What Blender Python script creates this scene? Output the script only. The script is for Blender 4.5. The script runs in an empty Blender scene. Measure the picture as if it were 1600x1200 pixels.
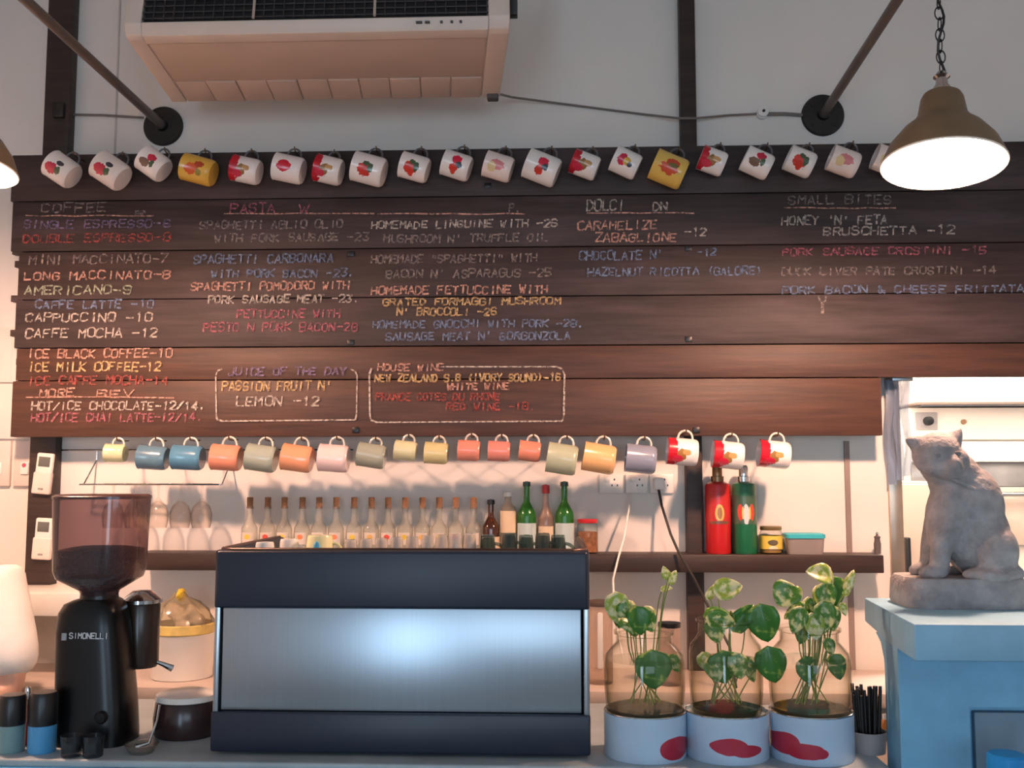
import bpy, bmesh, math, random
from mathutils import Vector, Matrix, Euler
random.seed(7)
R = math.radians
SC = bpy.context.scene
COL = SC.collection

# ------------------------------------------------------------------ camera
CAM = Vector((0.0, -3.3, 1.6)); PITCH = R(5.14); YAW = R(2.5); F = 1600.0
cd = bpy.data.cameras.new('camera'); cam = bpy.data.objects.new('camera', cd); COL.objects.link(cam)
cd.sensor_width = 36; cd.lens = 36; cd.clip_start = 0.05
cam.location = CAM; cam.rotation_euler = (R(90) + PITCH, 0, YAW)
SC.camera = cam
CR = Euler((R(90) + PITCH, 0, YAW)).to_matrix()

def P(px, py, Y):
    """world point on the plane y=Y that the photo shows at pixel (px,py)"""
    d = CR @ Vector((px - 800, 600 - py, -F))
    return CAM + d * ((Y - CAM.y) / d.y)
def S(Y): return (Y - CAM.y) / F          # metres per pixel at depth Y

# ------------------------------------------------------------------ world, daylight, exposure
W = bpy.data.worlds.new('world'); SC.world = W; W.use_nodes = True
W.node_tree.nodes['Background'].inputs[0].default_value = (0.72, 0.82, 1.0, 1)
W.node_tree.nodes['Background'].inputs[1].default_value = 0.25
SC.view_settings.view_transform = 'Standard'; SC.view_settings.look = 'None'
SC.view_settings.exposure = 0.0; SC.view_settings.gamma = 1.0; SC.view_settings.use_curve_mapping = False

def area(name, loc, rot, sx, sy, power, col):
    l = bpy.data.lights.new(name, 'AREA'); l.shape = 'RECTANGLE'; l.size = sx; l.size_y = sy
    l.energy = power; l.color = col
    o = bpy.data.objects.new(name, l); COL.objects.link(o); o.location = loc; o.rotation_euler = rot
    return o
# daylight through the shop front behind the photographer: the door and the wide window
area('daylight_door', (-1.05, -6.93, 1.25), (R(90), 0, 0), 0.75, 2.3, 50, (0.62, 0.81, 1.0))
area('daylight_window', (1.35, -6.93, 1.75), (R(90), 0, 0), 2.6, 1.5, 50, (0.66, 0.83, 1.0))

# ------------------------------------------------------------------ helpers
def lin(c):
    r = []
    for v in c[:3]:
        v = v / 255.0
        r.append(v / 12.92 if v <= 0.04045 else ((v + 0.055) / 1.055) ** 2.4)
    return (*r, 1.0)

MATS = {}
def mat(name, c, rough=0.5, metal=0.0, var=0.12, scale=8.0, stretch=(1, 1, 1), bump=0.0, emis=None, spec=0.5,
        coat=0.0, bscale=None, detail=4):
    if name in MATS: return MATS[name]
    m = bpy.data.materials.new(name); m.use_nodes = True; MATS[name] = m
    nt = m.node_tree; N = nt.nodes; L = nt.links; b = N['Principled BSDF']
    b.inputs['Roughness'].default_value = rough; b.inputs['Metallic'].default_value = metal
    b.inputs['Specular IOR Level'].default_value = spec; b.inputs['Coat Weight'].default_value = coat
    tc = N.new('ShaderNodeTexCoord'); mp = N.new('ShaderNodeMapping'); mp.inputs['Scale'].default_value = stretch
    L.new(tc.outputs['Object'], mp.inputs['Vector'])
    nz = N.new('ShaderNodeTexNoise'); nz.inputs['Scale'].default_value = scale; nz.inputs['Detail'].default_value = detail
    L.new(mp.outputs[0], nz.inputs['Vector'])
    cr = N.new('ShaderNodeValToRGB'); a = lin(c)
    lo = [max(0, v * (1 - var)) for v in a[:3]]; hi = [min(1, v * (1 + var)) for v in a[:3]]
    cr.color_ramp.elements[0].position = 0.3; cr.color_ramp.elements[0].color = (*lo, 1)
    cr.color_ramp.elements[1].position = 0.7; cr.color_ramp.elements[1].color = (*hi, 1)
    L.new(nz.outputs['Fac'], cr.inputs[0]); L.new(cr.outputs[0], b.inputs['Base Color'])
    if bump:
        bp = N.new('ShaderNodeBump'); bp.inputs['Strength'].default_value = bump; bp.inputs['Distance'].default_value = 0.01
        n2 = nz
        if bscale:
            n2 = N.new('ShaderNodeTexNoise'); n2.inputs['Scale'].default_value = bscale; n2.inputs['Detail'].default_value = 5
            L.new(mp.outputs[0], n2.inputs['Vector'])
        L.new(n2.outputs['Fac'], bp.inputs['Height']); L.new(bp.outputs[0], b.inputs['Normal'])
    if emis:
        b.inputs['Emission Color'].default_value = lin(emis[0]); b.inputs['Emission Strength'].default_value = emis[1]
    m['ramp'] = cr.name
    return m

def glass(name, tint=(255, 255, 255), refl=0.9, rough=0.03, solid=0.0, scol=None, edge=(150, 146, 132)):
    """thin clear glass: see-through, mirror-like at grazing angles"""
    if name in MATS: return MATS[name]
    m = bpy.data.materials.new(name); m.use_nodes = True; MATS[name] = m
    nt = m.node_tree; N = nt.nodes; L = nt.links
    N.remove(N['Principled BSDF']); out = N['Material Output']
    t = N.new('ShaderNodeBsdfTransparent')
    nz = N.new('ShaderNodeTexNoise'); nz.inputs['Scale'].default_value = 6
    tc = N.new('ShaderNodeTexCoord'); L.new(tc.outputs['Object'], nz.inputs['Vector'])
    cr = N.new('ShaderNodeValToRGB'); a = lin(tint)
    cr.color_ramp.elements[0].color = (*[v * 0.99 for v in a[:3]], 1); cr.color_ramp.elements[1].color = a
    L.new(nz.outputs['Fac'], cr.inputs[0])
    lw = N.new('ShaderNodeLayerWeight'); lw.inputs['Blend'].default_value = 0.5      # longer path through the wall of the glass towards its edges
    pw = N.new('ShaderNodeMath'); pw.operation = 'POWER'; pw.inputs[1].default_value = 3.0; L.new(lw.outputs['Facing'], pw.inputs[0])
    em_ = N.new('ShaderNodeMix'); em_.data_type = 'RGBA'; em_.inputs['B'].default_value = tuple(a[q] * lin(edge)[q] for q in range(3)) + (1,)
    L.new(pw.outputs[0], em_.inputs['Factor']); L.new(cr.outputs[0], em_.inputs['A']); L.new(em_.outputs['Result'], t.inputs[0])
    g = N.new('ShaderNodeBsdfGlossy'); g.inputs['Roughness'].default_value = rough
    fr = N.new('ShaderNodeFresnel'); fr.inputs['IOR'].default_value = 1.45
    mu = N.new('ShaderNodeMath'); mu.operation = 'MULTIPLY'; mu.inputs[1].default_value = refl
    geo = N.new('ShaderNodeNewGeometry'); sub = N.new('ShaderNodeMath'); sub.operation = 'SUBTRACT'; sub.inputs[0].default_value = 1
    L.new(geo.outputs['Backfacing'], sub.inputs[1])
    m2 = N.new('ShaderNodeMath'); m2.operation = 'MULTIPLY'
    L.new(fr.outputs[0], mu.inputs[0]); L.new(mu.outputs[0], m2.inputs[0]); L.new(sub.outputs[0], m2.inputs[1])
    first = t
    if solid:
        d = N.new('ShaderNodeBsdfPrincipled'); d.inputs['Base Color'].default_value = lin(scol or tint); d.inputs['Roughness'].default_value = 0.25
        ms = N.new('ShaderNodeMixShader'); ms.inputs[0].default_value = solid
        L.new(t.outputs[0], ms.inputs[1]); L.new(d.outputs[0], ms.inputs[2]); first = ms
    mx = N.new('ShaderNodeMixShader'); L.new(m2.outputs[0], mx.inputs[0]); L.new(first.outputs[0], mx.inputs[1]); L.new(g.outputs[0], mx.inputs[2])
    L.new(mx.outputs[0], out.inputs[0])
    return m

def blobs(name, base, spots, rough=0.25, axes='xz', nscale=60, wob=0.35, front=True, grow=1.0):
    """printed decoration: base colour with coloured blobs (cx, cz, rx, rz, colour) in object space, metres"""
    if name in MATS: return MATS[name]
    m = mat(name, base, rough, var=0.05, scale=10, coat=0.3); nt = m.node_tree; N = nt.nodes; L = nt.links
    b = N['Principled BSDF']; prev = N[m['ramp']].outputs[0]
    tc = N.new('ShaderNodeTexCoord'); sp = N.new('ShaderNodeSeparateXYZ'); L.new(tc.outputs['Object'], sp.inputs[0])
    nz = N.new('ShaderNodeTexNoise'); nz.inputs['Scale'].default_value = nscale; nz.inputs['Detail'].default_value = 2
    L.new(tc.outputs['Object'], nz.inputs['Vector'])
    def mth(op, a, bb):
        n = N.new('ShaderNodeMath'); n.operation = op
        for i, v in enumerate((a, bb)):
            if isinstance(v, (int, float)): n.inputs[i].default_value = v
            else: L.new(v, n.inputs[i])
        return n.outputs[0]
    fr = mth('LESS_THAN', sp.outputs['Y'], 0.0)
    for (cx, cz, rx, rz, c) in spots:
        rx *= grow; rz *= grow
        dx = mth('DIVIDE', mth('SUBTRACT', sp.outputs['X'], cx), rx); dz = mth('DIVIDE', mth('SUBTRACT', sp.outputs['Z'], cz), rz)
        d2 = mth('ADD', mth('MULTIPLY', dx, dx), mth('MULTIPLY', dz, dz))
        th = mth('ADD', mth('MULTIPLY', nz.outputs['Fac'], wob * 4), 1 - wob * 2)
        k = mth('MULTIPLY', mth('LESS_THAN', d2, th), fr if front else 1.0)
        mx = N.new('ShaderNodeMix'); mx.data_type = 'RGBA'
        L.new(k, mx.inputs['Factor']); L.new(prev, mx.inputs['A']); mx.inputs['B'].default_value = lin(c)
        prev = mx.outputs['Result']
    L.new(prev, b.inputs['Base Color'])
    return m

def tag(o, label=None, cat=None, group=None, kind=None):
    if label: o['label'] = label
    if cat: o['category'] = cat
    if group: o['group'] = group
    if kind: o['kind'] = kind
    return o
def empty(name, loc, label, cat, group=None, rot=(0, 0, 0)):
    o = bpy.data.objects.new(name, None); COL.objects.link(o); o.location = loc; o.rotation_euler = rot
    o.empty_display_size = 0.05
    return tag(o, label, cat, group)
def dup(o, parent=None):
    c = o.copy(); COL.objects.link(c); c.parent = parent
    for ch in list(o.children): dup(ch, c)
    return c

class MB:
    """collects shapes, builds ONE mesh object"""
    def __init__(s): s.bm = bmesh.new()
    def _merge(s, b2, M=None):
        if M is not None: bmesh.ops.transform(b2, matrix=M, verts=b2.verts)
        me = bpy.data.meshes.new('t'); b2.to_mesh(me); b2.free(); s.bm.from_mesh(me); bpy.data.meshes.remove(me)
        return s
    def box(s, a, b, bev=0.0, M=None, seg=2):
        b2 = bmesh.new(); bmesh.ops.create_cube(b2, size=1)
        a = Vector(a); b = Vector(b); c = (a + b) / 2; d = b - a
        for v in b2.verts: v.co = Vector((v.co.x * abs(d.x), v.co.y * abs(d.y), v.co.z * abs(d.z))) + c
        if bev: bmesh.ops.bevel(b2, geom=list(b2.edges), offset=bev, segments=seg, affect='EDGES', profile=0.5)
        return s._merge(b2, M)
    def pipe(s, pts, r, n=10, cap=True, closed=False):
        b2 = bmesh.new(); pts = [Vector(p) for p in pts]; rs = r if isinstance(r, (list, tuple)) else [r] * len(pts)
        rings = []; up = None
        for i, p in enumerate(pts):
            if closed: t = (pts[(i + 1) % len(pts)] - pts[i - 1])
            else: t = (pts[min(i + 1, len(pts) - 1)] - pts[max(i - 1, 0)])
            t.normalize()
            if up is None:
                up = Vector((0, 0, 1)) if abs(t.z) < 0.9 else Vector((1, 0, 0))
            x = t.cross(up).normalized(); up = x.cross(t).normalized()
            rings.append([b2.verts.new(p + (x * math.cos(2 * math.pi * k / n) + up * math.sin(2 * math.pi * k / n)) * rs[i]) for k in range(n)])
        m = len(rings)
        for i in range(m if closed else m - 1):
            A = rings[i]; B = rings[(i + 1) % m]
            for k in range(n): b2.faces.new((A[k], A[(k + 1) % n], B[(k + 1) % n], B[k]))
        if cap and not closed:
            b2.faces.new(rings[0][::-1]); b2.faces.new(rings[-1])
        bmesh.ops.recalc_face_normals(b2, faces=b2.faces)
        return s._merge(b2)
    def lathe(s, prof, n=32, M=None, closed=False):
        """prof: (r, z) from the bottom; r 0 gives a pole"""
        b2 = bmesh.new(); rings = []
        for (r, z) in prof:
            if r < 1e-6: rings.append([b2.verts.new((0, 0, z))])
            else: rings.append([b2.verts.new((r * math.cos(2 * math.pi * k / n), r * math.sin(2 * math.pi * k / n), z)) for k in range(n)])
        idx = list(range(len(rings) - 1))
        for i in idx:
            A, B = rings[i], rings[i + 1]
            for k in range(n):
                j = (k + 1) % n
                if len(A) == 1 and len(B) == 1: continue
                if len(A) == 1: b2.faces.new((A[0], B[j], B[k]))
                elif len(B) == 1: b2.faces.new((A[k], A[j], B[0]))
                else: b2.faces.new((A[k], A[j], B[j], B[k]))
        if closed:
            A, B = rings[-1], rings[0]
            for k in range(n): b2.faces.new((A[k], A[(k + 1) % n], B[(k + 1) % n], B[k]))
        bmesh.ops.recalc_face_normals(b2, faces=b2.faces)
        return s._merge(b2, M)
    def loft(s, secs, n=36, cap=True):
        """secs: (z, cx, cy, hx, hy, exponent) superellipse rings"""
        b2 = bmesh.new(); rings = []
        for (z, cx, cy, hx, hy, e) in secs:
            ring = []
            for k in range(n):
                t = 2 * math.pi * k / n; c, q = math.cos(t), math.sin(t)
                ring.append(b2.verts.new((cx + hx * math.copysign(abs(c) ** (2 / e), c), cy + hy * math.copysign(abs(q) ** (2 / e), q), z)))
            rings.append(ring)
        for A, B in zip(rings, rings[1:]):
            for k in range(n): b2.faces.new((A[k], A[(k + 1) % n], B[(k + 1) % n], B[k]))
        if cap: b2.faces.new(rings[0][::-1]); b2.faces.new(rings[-1])
        bmesh.ops.recalc_face_normals(b2, faces=b2.faces)
        return s._merge(b2)
    def prism(s, poly, axis, a, b, bev=0.0, M=None):
        """poly 2D outline extruded along axis ('x': poly=(y,z); 'y': poly=(x,z); 'z': poly=(x,y))"""
        b2 = bmesh.new()
        def mk(p, t): return {'x': (t, p[0], p[1]), 'y': (p[0], t, p[1]), 'z': (p[0], p[1], t)}[axis]
        A = [b2.verts.new(mk(p, a)) for p in poly]; B = [b2.verts.new(mk(p, b)) for p in poly]
        b2.faces.new(A[::-1]); b2.faces.new(B)
        for k in range(len(poly)): b2.faces.new((A[k], A[(k + 1) % len(A)], B[(k + 1) % len(A)], B[k]))
        bmesh.ops.recalc_face_normals(b2, faces=b2.faces)
        if bev: bmesh.ops.bevel(b2, geom=list(b2.edges), offset=bev, segments=2, affect='EDGES', profile=0.5)
        return s._merge(b2, M)
    def ball(s, c, r, M=None, seg=20):
        b2 = bmesh.new(); bmesh.ops.create_uvsphere(b2, u_segments=seg, v_segments=seg // 2 + 2, radius=1)
        rr = r if isinstance(r, (list, tuple)) else (r, r, r)
        T = Matrix.Translation(Vector(c)) @ (M or Matrix()) @ Matrix.Diagonal((*rr, 1))
        return s._merge(b2, T)
    def torus(s, c, Rr, r, M=None, n=28, k=8, arc=2 * math.pi, a0=0):
        full = abs(arc - 2 * math.pi) < 1e-4; cnt = n if full else n + 1
        pts = [Vector(c) + (M or Matrix()).to_3x3() @ Vector((Rr * math.cos(a0 + arc * i / n), Rr * math.sin(a0 + arc * i / n), 0)) for i in range(cnt)]
        return s.pipe(pts, r, k, closed=full)
    def strokes(s, text, x0, z0, w, h, th, yfun=None, jit=0.06, lean=0.0, slope=0.0, M=None):
        """hand-lettered line in the xz plane (facing -y): x0 left, z0 base line, w total width, h height"""
        b2 = bmesh.new(); n = len(text); adv = w / max(n - 0.25, 1); cw = adv * 0.74
        for i, ch in enumerate(text):
            g = FONT.get(ch)
            if not g: continue
            jx = random.uniform(-jit, jit) * cw; jz = random.uniform(-jit, jit) * h; js = 1 + random.uniform(-jit, jit)
            for pl in g.split('|'):
                pts = []
                for q in pl.split():
                    u = int(q[0]) / 4 + random.uniform(-jit, jit) * 0.5; v = int(q[1]) / 6 + random.uniform(-jit, jit) * 0.5
                    x = x0 + i * adv + jx + (u * js) * cw + lean * v * h
                    pts.append(Vector((x, 0, z0 + jz + v * h * js + slope * (x - x0))))
                for a, b in zip(pts, pts[1:]):
                    d = b - a
                    if d.length < 1e-6: continue
                    d.normalize(); t = th * random.uniform(0.75, 1.2) / 2
                    q = Vector((-d.z, 0, d.x)) * t; a2 = a - d * t * 0.6; b3 = b + d * t * 0.6
                    # a thin raised stroke: front face and four edges
                    fv = [b2.verts.new(p) for p in (a2 - q, b3 - q, b3 + q, a2 + q)]
                    b2.faces.new(fv)
        bmesh.ops.recalc_face_normals(b2, faces=b2.faces)
        for f in b2.faces:
            if f.normal.y > 0: f.normal_flip()
        return s._merge(b2, M)
    def build(s, name, m, parent=None, loc=None, rot=None, sharp=40, **tags):
        me = bpy.data.meshes.new(name); s.bm.to_mesh(me); s.bm.free()
        me.materials.append(m)
        for p in me.polygons: p.use_smooth = True
        me.set_sharp_from_angle(angle=R(sharp))
        o = bpy.data.objects.new(name, me); COL.objects.link(o)
        if parent: o.parent = parent
        if loc is not None: o.location = loc
        if rot is not None: o.rotation_euler = rot
        if tags: tag(o, **tags)
        return o

FONT = {'A': "00 26 40|12 32", 'B': "00 06 36 45 44 33 03|33 42 41 30 00", 'C': "45 36 16 05 01 10 30 41", 'D': "00 06 26 44 42 20 00",
 'E': "40 00 06 46|03 33", 'F': "00 06 46|03 33", 'G': "45 36 16 05 01 10 30 41 43 23", 'H': "00 06|40 46|03 43", 'I': "20 26",
 'J': "46 41 30 10 01", 'K': "00 06|46 03 40", 'L': "06 00 40", 'M': "00 06 23 46 40", 'N': "00 06 40 46", 'O': "10 01 05 16 36 45 41 30 10",
 'P': "00 06 36 45 44 33 03", 'Q': "10 01 05 16 36 45 41 30 10|22 40", 'R': "00 06 36 45 44 33 03|23 40",
 'S': "45 36 16 05 04 13 33 42 41 30 10 01", 'T': "20 26|06 46", 'U': "06 01 10 30 41 46", 'V': "06 20 46", 'W': "06 10 24 30 46",
 'X': "00 46|06 40", 'Y': "20 23 06|23 46", 'Z': "06 46 00 40", '0': "10 01 05 16 36 45 41 30 10", '1': "15 26 20", '2': "05 16 36 45 44 00 40",
 '3': "06 46 23 42 41 30 10 01", '4': "30 36 02 42", '5': "46 06 03 33 42 41 30 00", '6': "45 36 16 05 01 10 30 41 42 33 03",
 '7': "06 46 10", '8': "13 04 05 16 36 45 44 33 13 02 01 10 30 41 42 33", '9': "01 10 30 41 45 36 16 05 04 13 43", '-': "03 43", '/': "00 46",
 "'": "26 24", '"': "16 14|36 34", '.': "20 21", '(': "36 24 22 30", ')': "16 24 22 10", '&': "40 05 16 25 01 10 42", ':': "21 22|24 25"}

def evalmesh(o):
    dg = bpy.context.evaluated_depsgraph_get(); e = o.evaluated_get(dg); me = bpy.data.meshes.new_from_object(e)
    return me
def remeshed(mb, voxel, smooth=6, fac=0.5):
    me = bpy.data.meshes.new('tmp'); mb.bm.to_mesh(me); mb.bm.free()
    o = bpy.data.objects.new('tmp', me); COL.objects.link(o)
    md = o.modifiers.new('r', 'REMESH'); md.mode = 'VOXEL'; md.voxel_size = voxel
    ms = o.modifiers.new('s', 'SMOOTH'); ms.iterations = smooth; ms.factor = fac
    me2 = evalmesh(o); bpy.data.objects.remove(o)
    for p in me2.polygons: p.use_smooth = True
    return me2
def link(name, me, m, parent=None, **tags):
    me.materials.clear(); me.materials.append(m)
    o = bpy.data.objects.new(name, me); COL.objects.link(o); o.parent = parent
    if tags: tag(o, **tags)
    return o
def struct(o): o['kind'] = 'structure'; return o

ORD = ['first', 'second', 'third', 'fourth', 'fifth', 'sixth', 'seventh', 'eighth', 'ninth', 'tenth', 'eleventh', 'twelfth', 'thirteenth',
       'fourteenth', 'fifteenth', 'sixteenth', 'seventeenth', 'eighteenth', 'nineteenth', 'twentieth']

# ------------------------------------------------------------------ materials
M_wall = mat('wall_paint', (226, 222, 216), 0.75, var=0.04, scale=3, bump=0.05, bscale=60)
M_wood_dark = mat('dark_stained_wood', (52, 40, 37), 0.55, var=0.3, scale=6, stretch=(1, 1, 12), bump=0.1)
M_shelf = mat('dark_shelf_wood', (48, 35, 31), 0.5, var=0.3, scale=6, stretch=(1, 12, 12), bump=0.1)
M_floor = mat('concrete_floor', (120, 112, 104), 0.6, var=0.2, scale=4)
M_ceil = mat('ceiling_paint', (205, 203, 200), 0.8, var=0.05)
M_blue = mat('blue_painted_plaster', (120, 178, 210), 0.55, var=0.14, scale=9, bump=0.15, bscale=40)
M_ctop = mat('counter_top_plaster', (150, 165, 172), 0.4, var=0.12, scale=12, bump=0.06)
M_steel = mat('stainless_steel', (176, 184, 190), 0.3, metal=1.0, var=0.06, scale=20)
M_chrome = mat('chrome', (210, 212, 214), 0.12, metal=1.0, var=0.03)
M_black = mat('black_plastic', (22, 22, 24), 0.35, var=0.2)
M_white = mat('white_plastic', (228, 226, 220), 0.35, var=0.03)
M_iron = mat('black_iron', (44, 40, 38), 0.5, metal=0.4, var=0.25, scale=20, bump=0.1)
M_hook = mat('brass_hook', (120, 96, 70), 0.35, metal=0.9, var=0.1)
M_glass = glass('clear_glass', (250, 252, 251))
M_gray_cable = mat('grey_cable', (120, 112, 106), 0.5, var=0.1)
M_white_cable = mat('white_cable', (225, 222, 216), 0.4, var=0.04)
M_black_cable = mat('black_cable', (30, 28, 28), 0.5, var=0.1)

# ------------------------------------------------------------------ room shell
ZC = 3.3; XL, XR = -2.3, 3.0; YF = -7.0
hx0 = P(1392, 760, 0).x; hz1 = P(1480, 575, 0).z; hz0 = P(1480, 968, 0).z; hx1 = hx0 + 1.25
w = MB()
w.box((XL, 0, 0), (hx0, 0.1, ZC)).box((hx1, 0, 0), (XR, 0.1, ZC)).box((hx0, 0, hz1), (hx1, 0.1, ZC)).box((hx0, 0, 0), (hx1, 0.1, hz0))
struct(w.build('wall_back', M_wall, label='white plaster wall behind the bar', cat='wall'))
struct(MB().box((XL - 0.1, YF, 0), (XL, 0.1, ZC)).build('wall_left', M_wall, label='white side wall on the left of the cafe', cat='wall'))
struct(MB().box((XR, YF, 0), (XR + 0.1, 1.8, ZC)).build('wall_right', M_wall, label='white side wall on the right of the cafe', cat='wall'))
struct(MB().box((XL - 0.1, YF - 0.1, -0.1), (XR + 0.1, 1.8, 0)).build('floor', M_floor, label='grey concrete floor of the cafe', cat='floor'))
struct(MB().box((XL - 0.1, YF - 0.1, ZC), (XR + 0.1, 1.8, ZC + 0.1)).build('ceiling', M_ceil, label='white ceiling over the bar', cat='ceiling'))
w = MB(); M_front = mat('shop_front_paint', (120, 125, 120), 0.8, var=0.1)
w.box((XL, YF - 0.1, 0), (-1.45, YF, ZC)).box((-1.45, YF - 0.1, 2.45), (-0.65, YF, ZC)).box((-0.65, YF - 0.1, 0), (0, YF, ZC))
w.box((0, YF - 0.1, 0), (2.7, YF, 0.95)).box((0, YF - 0.1, 2.55), (2.7, YF, ZC)).box((2.7, YF - 0.1, 0), (XR, YF, ZC))
struct(w.build('wall_front', M_front, label='shop front wall with open door and window', cat='wall'))
# posts on the back wall
def post(name, px_top, px_bot, wpx, label, zb=0.0):
    a = P(px_top, 100, -0.02).x; b = P(px_bot, 850, -0.02).x; x = (a + b) / 2; h = wpx * S(-0.02) / 2
    struct(MB().box((x - h, -0.045, zb), (x + h, 0, ZC), 0.003).build(name, M_wood_dark, label=label, cat='post'))
    return x
xp1 = post('trim_1', 84, 80, 42, 'dark wooden post left of the menu board', P(80, 912, 0).z)
xp2 = post('trim_2', 1072, 1086, 25, 'dark wooden post right of the air conditioner')
x = P(1325, 800, 0).x
struct(MB().box((x - 0.008, -0.008, 0.9), (x + 0.008, 0, P(800, 690, 0).z)).build('trim_3', mat('grey_strip', (140, 125, 118), 0.6), label='thin grey joint strip on the wall right of the shelf', cat='trim'))
x = P(181, 200, 0).x
struct(MB().box((x - 0.003, -0.003, 2.6), (x + 0.003, 0, ZC)).build('trim_4', mat('pale_strip', (190, 186, 180), 0.7), label='thin pale panel joint on the upper wall by the left strut', cat='trim'))

# ------------------------------------------------------------------ menu board
YB = -0.12                                   # front face of the board
M_p_dark = mat('chalkboard_planks', (52, 40, 39), 0.6, var=0.35, scale=5, stretch=(1, 1, 14), bump=0.12)
M_p_mid = mat('chalkboard_planks_worn', (54, 40, 37), 0.6, var=0.35, scale=5, stretch=(1, 1, 14), bump=0.12)
M_p_brown = mat('brown_wood_planks', (68, 42, 31), 0.55, var=0.35, scale=5, stretch=(1, 1, 12), bump=0.12)
for m_ in (M_p_dark, M_p_mid):               # smeared chalk dust
    nt = m_.node_tree; N = nt.nodes; L = nt.links
    n1 = N.new('ShaderNodeTexNoise'); n1.inputs['Scale'].default_value = 3.2; n1.inputs['Detail'].default_value = 6
    mp = N.new('ShaderNodeMapping'); mp.inputs['Scale'].default_value = (0.8, 1, 3.5); tc = N.new('ShaderNodeTexCoord')
    L.new(tc.outputs['Object'], mp.inputs[0]); L.new(mp.outputs[0], n1.inputs['Vector'])
    cr = N.new('ShaderNodeValToRGB'); cr.color_ramp.elements[0].position = 0.5; cr.color_ramp.elements[1].position = 0.85
    cr.color_ramp.elements[1].color = (0.35, 0.35, 0.35, 1)
    mx = N.new('ShaderNodeMix'); mx.data_type = 'RGBA'; mx.inputs['B'].default_value = lin((120, 100, 108))
    L.new(n1.outputs['Fac'], cr.inputs[0]); L.new(cr.outputs[0], mx.inputs['Factor']); L.new(N[m_['ramp']].outputs[0], mx.inputs['A'])
    L.new(mx.outputs['Result'], N['Principled BSDF'].inputs['Base Color'])
board = empty('menu_board', (0, 0, 0), 'long dark plank menu board covered in chalk lettering on the wall', 'menu board')
zrow = [P(800, y, YB).z for y in (231, 306, 386, 463, 540, 592, 682)]
xend = 2.9
for i, (mm, xl, xr) in enumerate(((M_p_dark, 10, None), (M_p_dark, 14, None), (M_p_mid, 27, None), (M_p_dark, 26, None), (M_p_brown, 30, None), (M_p_brown, 26, 1378))):
    x0 = P(xl, 450, YB).x; x1 = xend if xr is None else P(xr, 640, YB).x
    off = random.uniform(-0.002, 0.002)
    MB().box((x0, YB + off + 0.001, zrow[i + 1] + 0.0015), (x1, YB + 0.035, zrow[i] - 0.0015), 0.002).build('plank', mm, board)
# tongues sticking out at the left end
for (py, xl) in ((392, 18), (412, 22), (466, 16), (520, 15), (565, 24), (600, 23), (640, 24)):
    a = P(xl, py - 5, YB); b = P(34, py + 5, YB)
    MB().box((a.x, YB + 0.004, b.z), (b.x, YB + 0.03, a.z), 0.001).build('tongue', M_p_mid, board)
# battens that hold the board off the wall
for px in (84, 548, 1078, 1500):
    x = P(px, 450, YB).x
    MB().box((x - 0.03, YB + 0.035, (zrow[6] if px < 1400 else zrow[5]) + 0.03), (x + 0.03, 0 if px not in (84, 1078) else -0.045, zrow[0] - 0.03)).build('batten', M_wood_dark, board)
for (px, py) in ((548, 397), (548, 535), (556, 672), (1076, 388), (1076, 530), (1088, 672), (762, 290)):
    c = P(px, py, YB); h = 0.011
    MB().box((c.x - h, YB - 0.004, c.z - h * 0.8), (c.x + h, YB + 0.01, c.z + h * 0.8), 0.002).build('bolt', M_black, board)
# chalk lettering
CH = {'w': (205, 196, 186), 'd': (150, 140, 136), 'b': (128, 146, 176), 'r': (176, 92, 88), 'p': (182, 112, 126), 'y': (220, 190, 140), 'v': (140, 126, 160), 'g': (172, 180, 158), 'k': (214, 168, 152)}
def chalk_mat(k):
    n = 'chalk_' + k
    if n in MATS: return MATS[n]
    m = mat(n, CH[k], 0.95, var=0.25, scale=120, spec=0.1)
    nt = m.node_tree; N = nt.nodes; L = nt.links
    t = N.new('ShaderNodeBsdfTransparent'); mx = N.new('ShaderNodeMixShader'); nz = N.new('ShaderNodeTexNoise'); nz.inputs['Scale'].default_value = 90
    tc = N.new('ShaderNodeTexCoord'); L.new(tc.outputs['Object'], nz.inputs['Vector'])
    cr = N.new('ShaderNodeValToRGB'); cr.color_ramp.elements[0].position = 0.32; cr.color_ramp.elements[1].position = 0.6
    cr.color_ramp.elements[0].color = (0.12,) * 3 + (1,); cr.color_ramp.elements[1].color = (0.85,) * 3 + (1,)
    L.new(nz.outputs['Fac'], cr.inputs[0]); L.new(cr.outputs[0], mx.inputs[0])
    L.new(t.outputs[0], mx.inputs[1]); L.new(N['Principled BSDF'].outputs[0], mx.inputs[2]); L.new(mx.outputs[0], N['Material Output'].inputs[0])
    return m
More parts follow.
